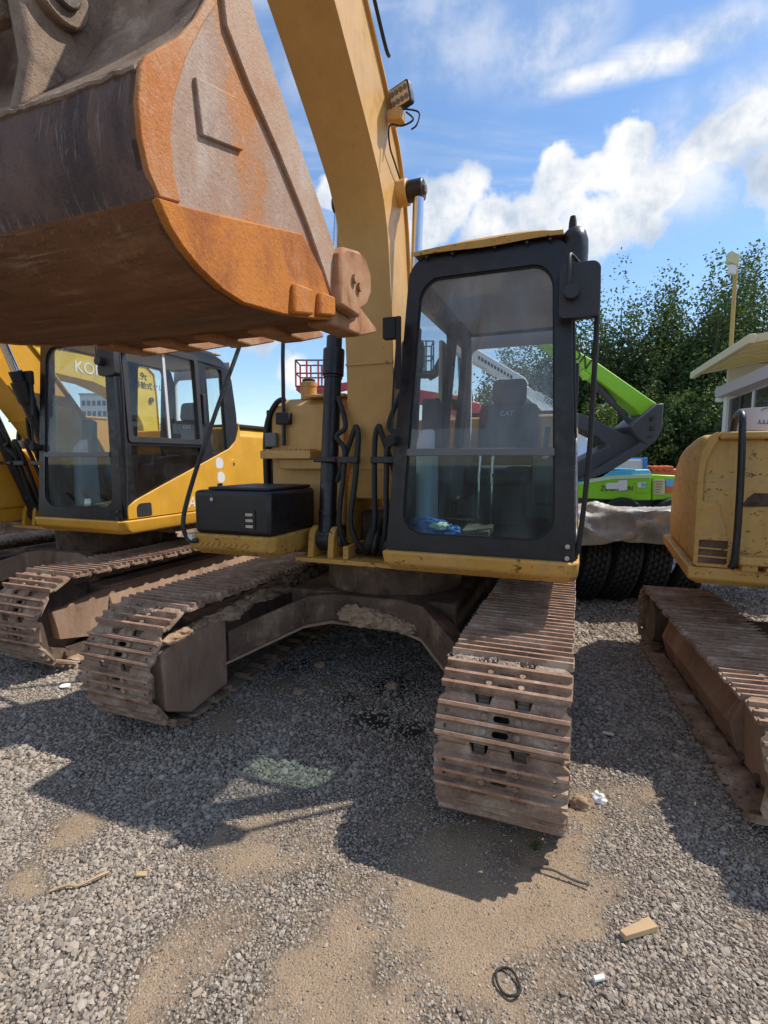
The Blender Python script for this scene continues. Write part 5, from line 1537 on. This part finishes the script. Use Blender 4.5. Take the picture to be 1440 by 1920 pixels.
# ------------------------------------------------------------------ yard furniture behind
def make_background():
    Y = 12.5
    base = at_depth(1195, 960, Y); base.z = 0
    g = empty('storage_box', base)
    tag(g, 'white storage box with blue corner post behind the lime green boom lift', 'storage box')
    px_prism([(1150, 862), (1207, 862), (1207, 940), (1150, 940)], Y, 1.2, 'panel', 'block_white', g, .01)
    px_prism([(1207, 858), (1214, 858), (1214, 945), (1207, 945)], Y - .05, 1.2, 'corner_post', 'blue_paint', g, .01)
    px_prism([(1090, 858), (1150, 858), (1150, 866), (1090, 872)], Y - .05, 1.2, 'lid', 'blue_paint', g, .01)
    base = at_depth(1242, 960, 13.2); base.z = 0
    g = empty('machine_guard', base)
    tag(g, 'orange machine guard standing beyond the lime green boom lift', 'machine guard')
    px_prism([(1221, 880), (1275, 879), (1275, 945), (1221, 945)], 13.2, .6, 'shell', 'orange_paint', g, .03)
    for x in (1227, 1238, 1251, 1259):
        q = rel(g, x, 879, 13.15)
        B().cyl(q, q + Vector((0, .3, .02)), .07, 12).build('knob', 'orange_paint', g, .01)
    base = at_depth(1240, 960, 16.0); base.z = 0
    w = empty('brick_wall', base)
    tag(w, 'long low wall of dull pink brick in front of the trees', 'wall')
    for k in range(9):
        B().box(-7, 9, 0, .2, k * .165, k * .165 + .155).build('brick_course', 'pink_brick', w)
    B().box(-7, 9, .01, .19, 0, 1.47).build('mortar', 'concrete', w)
make_background()

def make_pole():
    base = at_depth(1357, 900, 10.5); base.z = 0
    g = empty('lamp_pole', base)
    tag(g, 'thin ochre pole with two small floodlights standing in front of the trees', 'lamp pole')
    top = at_depth(1352, 492, 10.5)
    h = top.z
    B().cyl((0, 0, 0), (-.06, 0, h), .042, 14, .036).build('pole', 'pole_paint', g)
    arm = B().tube([(-.06, 0, h - .05), (-.12, -.02, h), (-.16, -.03, h + .02)], .018, 8, 4).build('arm', 'dark_grey', g)
    l1 = B().hexa([(-.27, -.12, h - .02), (-.08, -.12, h - .10), (-.08, .02, h - .10), (-.27, .02, h - .02)], [(-.24, -.14, h + .18), (-.05, -.12, h + .10), (-.05, .04, h + .10), (-.24, .02, h + .18)])
    l1.build('floodlight', 'cream', g, .015)
    B().hexa([(-.22, -.10, h - .24), (-.10, -.10, h - .26), (-.10, 0, h - .26), (-.22, 0, h - .24)], [(-.22, -.10, h - .06), (-.10, -.10, h - .08), (-.10, 0, h - .08), (-.22, 0, h - .06)]).build('floodlight', 'white_paint', g, .015)
make_pole()

def make_cabin():
    A = at_depth(1349, 860, 8.6); A.z = 0        # far corner of the glazed wall
    d = Vector((-.60, -1.75, 0)).normalized()    # the wall runs towards the viewer
    ang = math.atan2(d.y, d.x)
    g = empty('site_office', A, ang)             # local x along the wall, local y to the right of it (inwards is -y)
    tag(g, 'white site office with glazed wall and slatted cream awning', 'site office')
    side = -1 if (Matrix.Rotation(ang, 3, 'Z') @ Vector((0, 1, 0))).x > 0 else 1
    inn = -side                                   # sign of local y that points into the building (to the right)
    H = 2.62
    y0, y1 = (0, inn * .10)
    bx = lambda a0, a1, b0, b1, z0, z1: B().box(a0, a1, min(b0 * inn, b1 * inn), max(b0 * inn, b1 * inn), z0, z1)
    bx(0, .16, 0, .16, 0, H).build('corner_post', 'white_paint', g, .01)
    bx(.16, 2.5, .03, .10, 0, .95).build('wall_panel', 'white_paint', g)
    for k in range(2):
        a = .18 + k * 1.15
        w = bx(a, a + 1.10, .04, .06, .95, H - .06).build('window', 'glass_dark', g, smooth=0)
        bx(a + .525, a + .575, .03, .07, .95, H - .06).build('window_bar', 'dark_grey', w)
        bx(a + 1.10, a + 1.15, .02, .09, .95, H - .06).build('window_post', 'white_paint', g)
    bx(0, .14, .16, 3.0, 0, H).build('end_wall', 'white_paint', g)
    bx(-.12, 2.6, -.10, .12, H, H + .17).build('fascia', 'lilac_metal', g, .01)
    bx(0, .10, .02, 3.0, H + .17, H + .50).build('end_gable', 'block_white', g)
    bx(0, 2.5, .12, 3.0, H + .02, H + .1).build('ceiling', 'white_paint', g)
    B().box(-.34, -.02, -.04, .06, H - .05, H + .05).build('bracket', 'white_paint', g, .01)
    # canopy seen from below: planks running inwards from an edge beam, ribs between them
    zr = lambda y: H + .42 + .16 * (y + .40)
    def plank(a0, a1, t0, t1, name, mat):
        B().hexa([(a0, inn * -.40, zr(-.40) + t0), (a1, inn * -.40, zr(-.40) + t0), (a1, inn * 3.0, zr(3.0) + t0), (a0, inn * 3.0, zr(3.0) + t0)],
                 [(a0, inn * -.40, zr(-.40) + t1), (a1, inn * -.40, zr(-.40) + t1), (a1, inn * 3.0, zr(3.0) + t1), (a0, inn * 3.0, zr(3.0) + t1)]).build(name, mat, g)
    for k in range(7):
        plank(-.22 + k * .40, -.22 + k * .40 + .33, .02, .04, 'canopy_plank', 'canopy')
        plank(-.22 + k * .40 + .33, -.22 + k * .40 + .40, -.05, .045, 'canopy_rib', 'cream')
    bx(-.26, 2.62, -.46, -.38, H + .36, H + .47).build('canopy_edge', 'cream', g, .01)
make_cabin()

def make_far_excavator():
    """yellow machine beyond the left-hand one; only its lettered boom shows through the cab glass"""
    g = empty('excavator', Vector(machine_loc(-5.995, 2.6)), -AZ)
    tag(g, 'lemon yellow excavator with white and black lettering on its boom behind the bright yellow one', 'excavator', 'excavators parked in the yard')
    # boom: arch rising from the house, its long flank towards the viewer
    low = [(.42, 1.2), (.40, 1.7), (.30, 2.2), (.12, 2.48), (-.12, 2.62), (-.55, 2.74), (-1.4, 2.80), (-3.4, 2.35)]
    upp = [(-3.4, 2.65), (-1.6, 3.12), (-.8, 3.16), (.46, 3.14), (.60, 3.04), (.64, 2.7), (.67, 2.0), (.68, 1.2)]
    bo = B().prism(low + upp, .0, .42).build('boom', 'yellow_lemon', g, .015)
    B().strip(upp[1:], .012, -.02, .44).build('boom_plate', 'yellow_lemon', bo)
    text('KOMATSU', .24, 'letter_white', 'lettering', bo, (.424, -.88, 2.93), (R(90), 0, R(90)), .002, 'LEFT', sx=.95)
    text('2.9t', .17, 'letter_dark', 'lettering', bo, (.424, .19, 2.97), (R(90), 0, R(90)), .002, 'LEFT')
    text('移動式クレーン', .125, 'letter_dark', 'lettering', bo, (.424, .19, 2.82), (R(90), 0, R(90)), .002, 'LEFT')
    B().cyl((-.02, .52, 2.60), (.45, .52, 2.60), .045, 14).build('boom_pin', 'dark_grey', bo)
    B().box(-1.6, .60, .1, 2.4, 1.0, 1.75).build('house', 'yellow_lemon', g, .05)
    B().prism([(2.4, 1.0), (2.4, 1.8), (2.8, 1.75), (2.95, 1.4), (2.8, 1.0)], -1.6, .60).build('counterweight', 'yellow_lemon', g, .05)
    B().cyl((-.6, .9, .6), (-.6, .9, 1.0), .6, 28).build('slew_ring', 'carbody_dark', g)
    for x in (-1.6, .30):
        pr = [(-.6 - .4 * math.sin(t), .42 + .42 * math.cos(t)) for t in np.linspace(0, math.pi, 10)] + [(2.6 + .4 * math.sin(t), .42 - .42 * math.cos(t)) for t in np.linspace(0, math.pi, 10)]
        B().prism(pr, x - .27, x + .27).build('crawler', 'track_rust', g, .02)
    B().box(-1.4, .1, .3, 1.5, .4, .7).build('car_body', 'carbody_dark', g)
make_far_excavator()

def make_apartments():
    Y = 150.0
    base = at_depth(182, 860, Y); base.z = 0
    g = empty('apartment_block', base)
    tag(g, 'distant white apartment block seen through the bright yellow excavator\'s windscreen', 'building')
    B().box(-4, 4, 0, 8, 0, 20).build('wall', 'block_white', g)
    B().box(-4.2, 4.2, -.2, 8.2, 20, 20.5).build('roof', 'concrete', g)
    for r_ in range(6):
        for c_ in range(5):
            x = -3.5 + c_ * 1.5; z = 2.0 + r_ * 3.0
            w = B().box(x, x + 1.0, -.04, .02, z, z + 1.4).build('window', 'dark_grey', g)
            B().box(x - .1, x + 1.1, -.15, 0, z - .12, z - .02).build('sill', 'concrete', w)
make_apartments()

# ------------------------------------------------------------------ trees
def make_tree(name, label, loc, height, spread, n_plumes, leaves, seed, mat='leaf', leaf=.125, group='trees behind the yard', low=0.12, peak=None):
    r = np.random.RandomState(seed)
    root = empty(name, loc)
    tag(root, label, 'tree', group)
    tr = B()
    def limb(pts, r0, r1):
        n = 7; P = [Vector(p) for p in pts]; V = []; Fc = []
        for i, p in enumerate(P):
            d = (P[min(i + 1, len(P) - 1)] - P[max(i - 1, 0)]).normalized()
            a = d.orthogonal().normalized(); b = d.cross(a)
            rr = r0 + (r1 - r0) * i / (len(P) - 1)
            V += [p + (a * math.cos(2 * math.pi * k / n) + b * math.sin(2 * math.pi * k / n)) * rr for k in range(n)]
        for i in range(len(P) - 1):
            for k in range(n): Fc.append((i * n + k, i * n + (k + 1) % n, (i + 1) * n + (k + 1) % n, (i + 1) * n + k))
        Fc.append(tuple(range(n - 1, -1, -1))); Fc.append(tuple(range((len(P) - 1) * n, len(P) * n)))
        tr.raw(V, Fc)
    hz = height * .45
    limb([(0, 0, -.1), (.1, 0, hz * .4), (-.05, .1, hz * .8), (.05, .05, hz * 1.2)], height * .035, height * .012)
    cen = []; siz = []
    for k in range(n_plumes):
        a = r.uniform(0, 2 * math.pi)
        rad = spread * math.sqrt(r.uniform(0.0, 1.0))
        top_z = height * (1.0 - .45 * (rad / spread) ** 2) * r.uniform(.50, 1.0) ** .8
        base_z = height * r.uniform(low, .42)
        p0 = Vector((rad * .25 * math.cos(a), rad * .25 * math.sin(a), base_z))
        p1 = Vector((rad * math.cos(a), rad * math.sin(a), top_z))
        lean = Vector((r.normal(0, .6), r.normal(0, .6), 0)) + Vector((.5, 0, 0))
        mid = (p0 + p1) / 2 + Vector((rad * .25 * math.cos(a), rad * .25 * math.sin(a), -.05 * height))
        pts = []
        for t in np.linspace(0, 1, 6):
            q = p0 * (1 - t) ** 2 + mid * 2 * t * (1 - t) + (p1 + lean) * t * t
            pts.append(q)
        limb(pts[:5], height * .008, height * .0015)
        for t in np.linspace(.12, 1.0, 14):
            q = p0 * (1 - t) ** 2 + mid * 2 * t * (1 - t) + (p1 + lean) * t * t
            s = (.42 * (1 - t) ** .7 + .13 + .10 * r.rand()) * height * .145
            cen.append(tuple(q)); siz.append(s)
    cen = np.array(cen); siz = np.array(siz)
    pick = r.choice(len(cen), leaves, p=siz ** 1.5 / (siz ** 1.5).sum())
    off = r.normal(0, 1, (leaves, 3)) * siz[pick][:, None] * np.array([.62, .62, .55])
    P = cen[pick] + off
    keep = P[:, 2] > height * low * .4
    P = P[keep]; m = len(P)
    ax = r.normal(0, 1, (m, 3)) + np.array([0, 0, -.3]); ax /= np.linalg.norm(ax, axis=1)[:, None]
    nr = r.normal(0, .7, (m, 3)) + np.array([.25, -.1, .8]); nr -= ax * (nr * ax).sum(1)[:, None]; nr /= np.linalg.norm(nr, axis=1)[:, None]
    bt = np.cross(ax, nr)
    L = (leaf * r.uniform(.6, 1.25, m))[:, None]; Wd = L * .30
    quad = np.stack([P - ax * L * .5, P + bt * Wd + nr * L * .06, P + ax * L * .5, P - bt * Wd + nr * L * .06], 1).reshape(-1, 3)
    me = bpy.data.meshes.new('crown')
    me.vertices.add(m * 4); me.vertices.foreach_set('co', quad.astype(np.float32).ravel())
    me.loops.add(m * 4); me.loops.foreach_set('vertex_index', np.arange(m * 4, dtype=np.int32))
    me.polygons.add(m); me.polygons.foreach_set('loop_start', np.arange(0, m * 4, 4, dtype=np.int32))
    me.update(calc_edges=True); me.validate()
    me.materials.append(MAT[mat])
    c = link(bpy.data.objects.new('crown', me), root); c['kind'] = 'stuff'
    tr.build('trunk', 'bark', root)
for i, (px, Y, h, sp, npl, lv, mt, lab) in enumerate((
        (1175, 19.0, 8.3, 2.6, 60, 34000, 'leaf', 'dark leafy tree with upright plumes above the lime green boom'),
        (1300, 18.0, 8.9, 2.8, 64, 36000, 'leaf', 'tall dark tree with open top sprays left of the lamp pole'),
        (1420, 19.5, 9.4, 2.8, 60, 34000, 'leaf', 'tall dark tree rising above the cream awning'),
        (1070, 20.5, 7.2, 2.8, 56, 30000, 'leaf', 'dark tree behind the ochre excavator\'s cab'),
        (960, 21.0, 6.6, 2.6, 50, 26000, 'leaf_light', 'paler tree seen through the rear window of the ochre excavator\'s cab'),
        (1560, 18.5, 8.5, 2.8, 50, 26000, 'leaf', 'dark tree standing behind the site office'),
        (1240, 15.6, 4.2, 2.4, 44, 24000, 'leaf', 'low dark thicket tree growing just over the pink brick wall'),
        (1120, 16.4, 4.6, 2.0, 40, 18000, 'leaf_light', 'low sunlit tree beside the lime green boom'),
        (1370, 15.0, 4.0, 2.0, 40, 18000, 'leaf', 'low bushy tree at the foot of the lamp pole'),
        (230, 30.0, 4.2, 3.6, 44, 16000, 'leaf', 'low dark tree seen through the bright yellow excavator\'s cab'),
        (825, 26.0, 5.0, 1.4, 24, 7000, 'leaf', 'slim tree seen through the side window of the ochre excavator\'s cab'))):
    p = at_depth(px, 860, Y); p.z = 0
    make_tree('tree', lab, p, h * 1.07, sp, npl, int(lv * 2.1), 100 + i, mt)
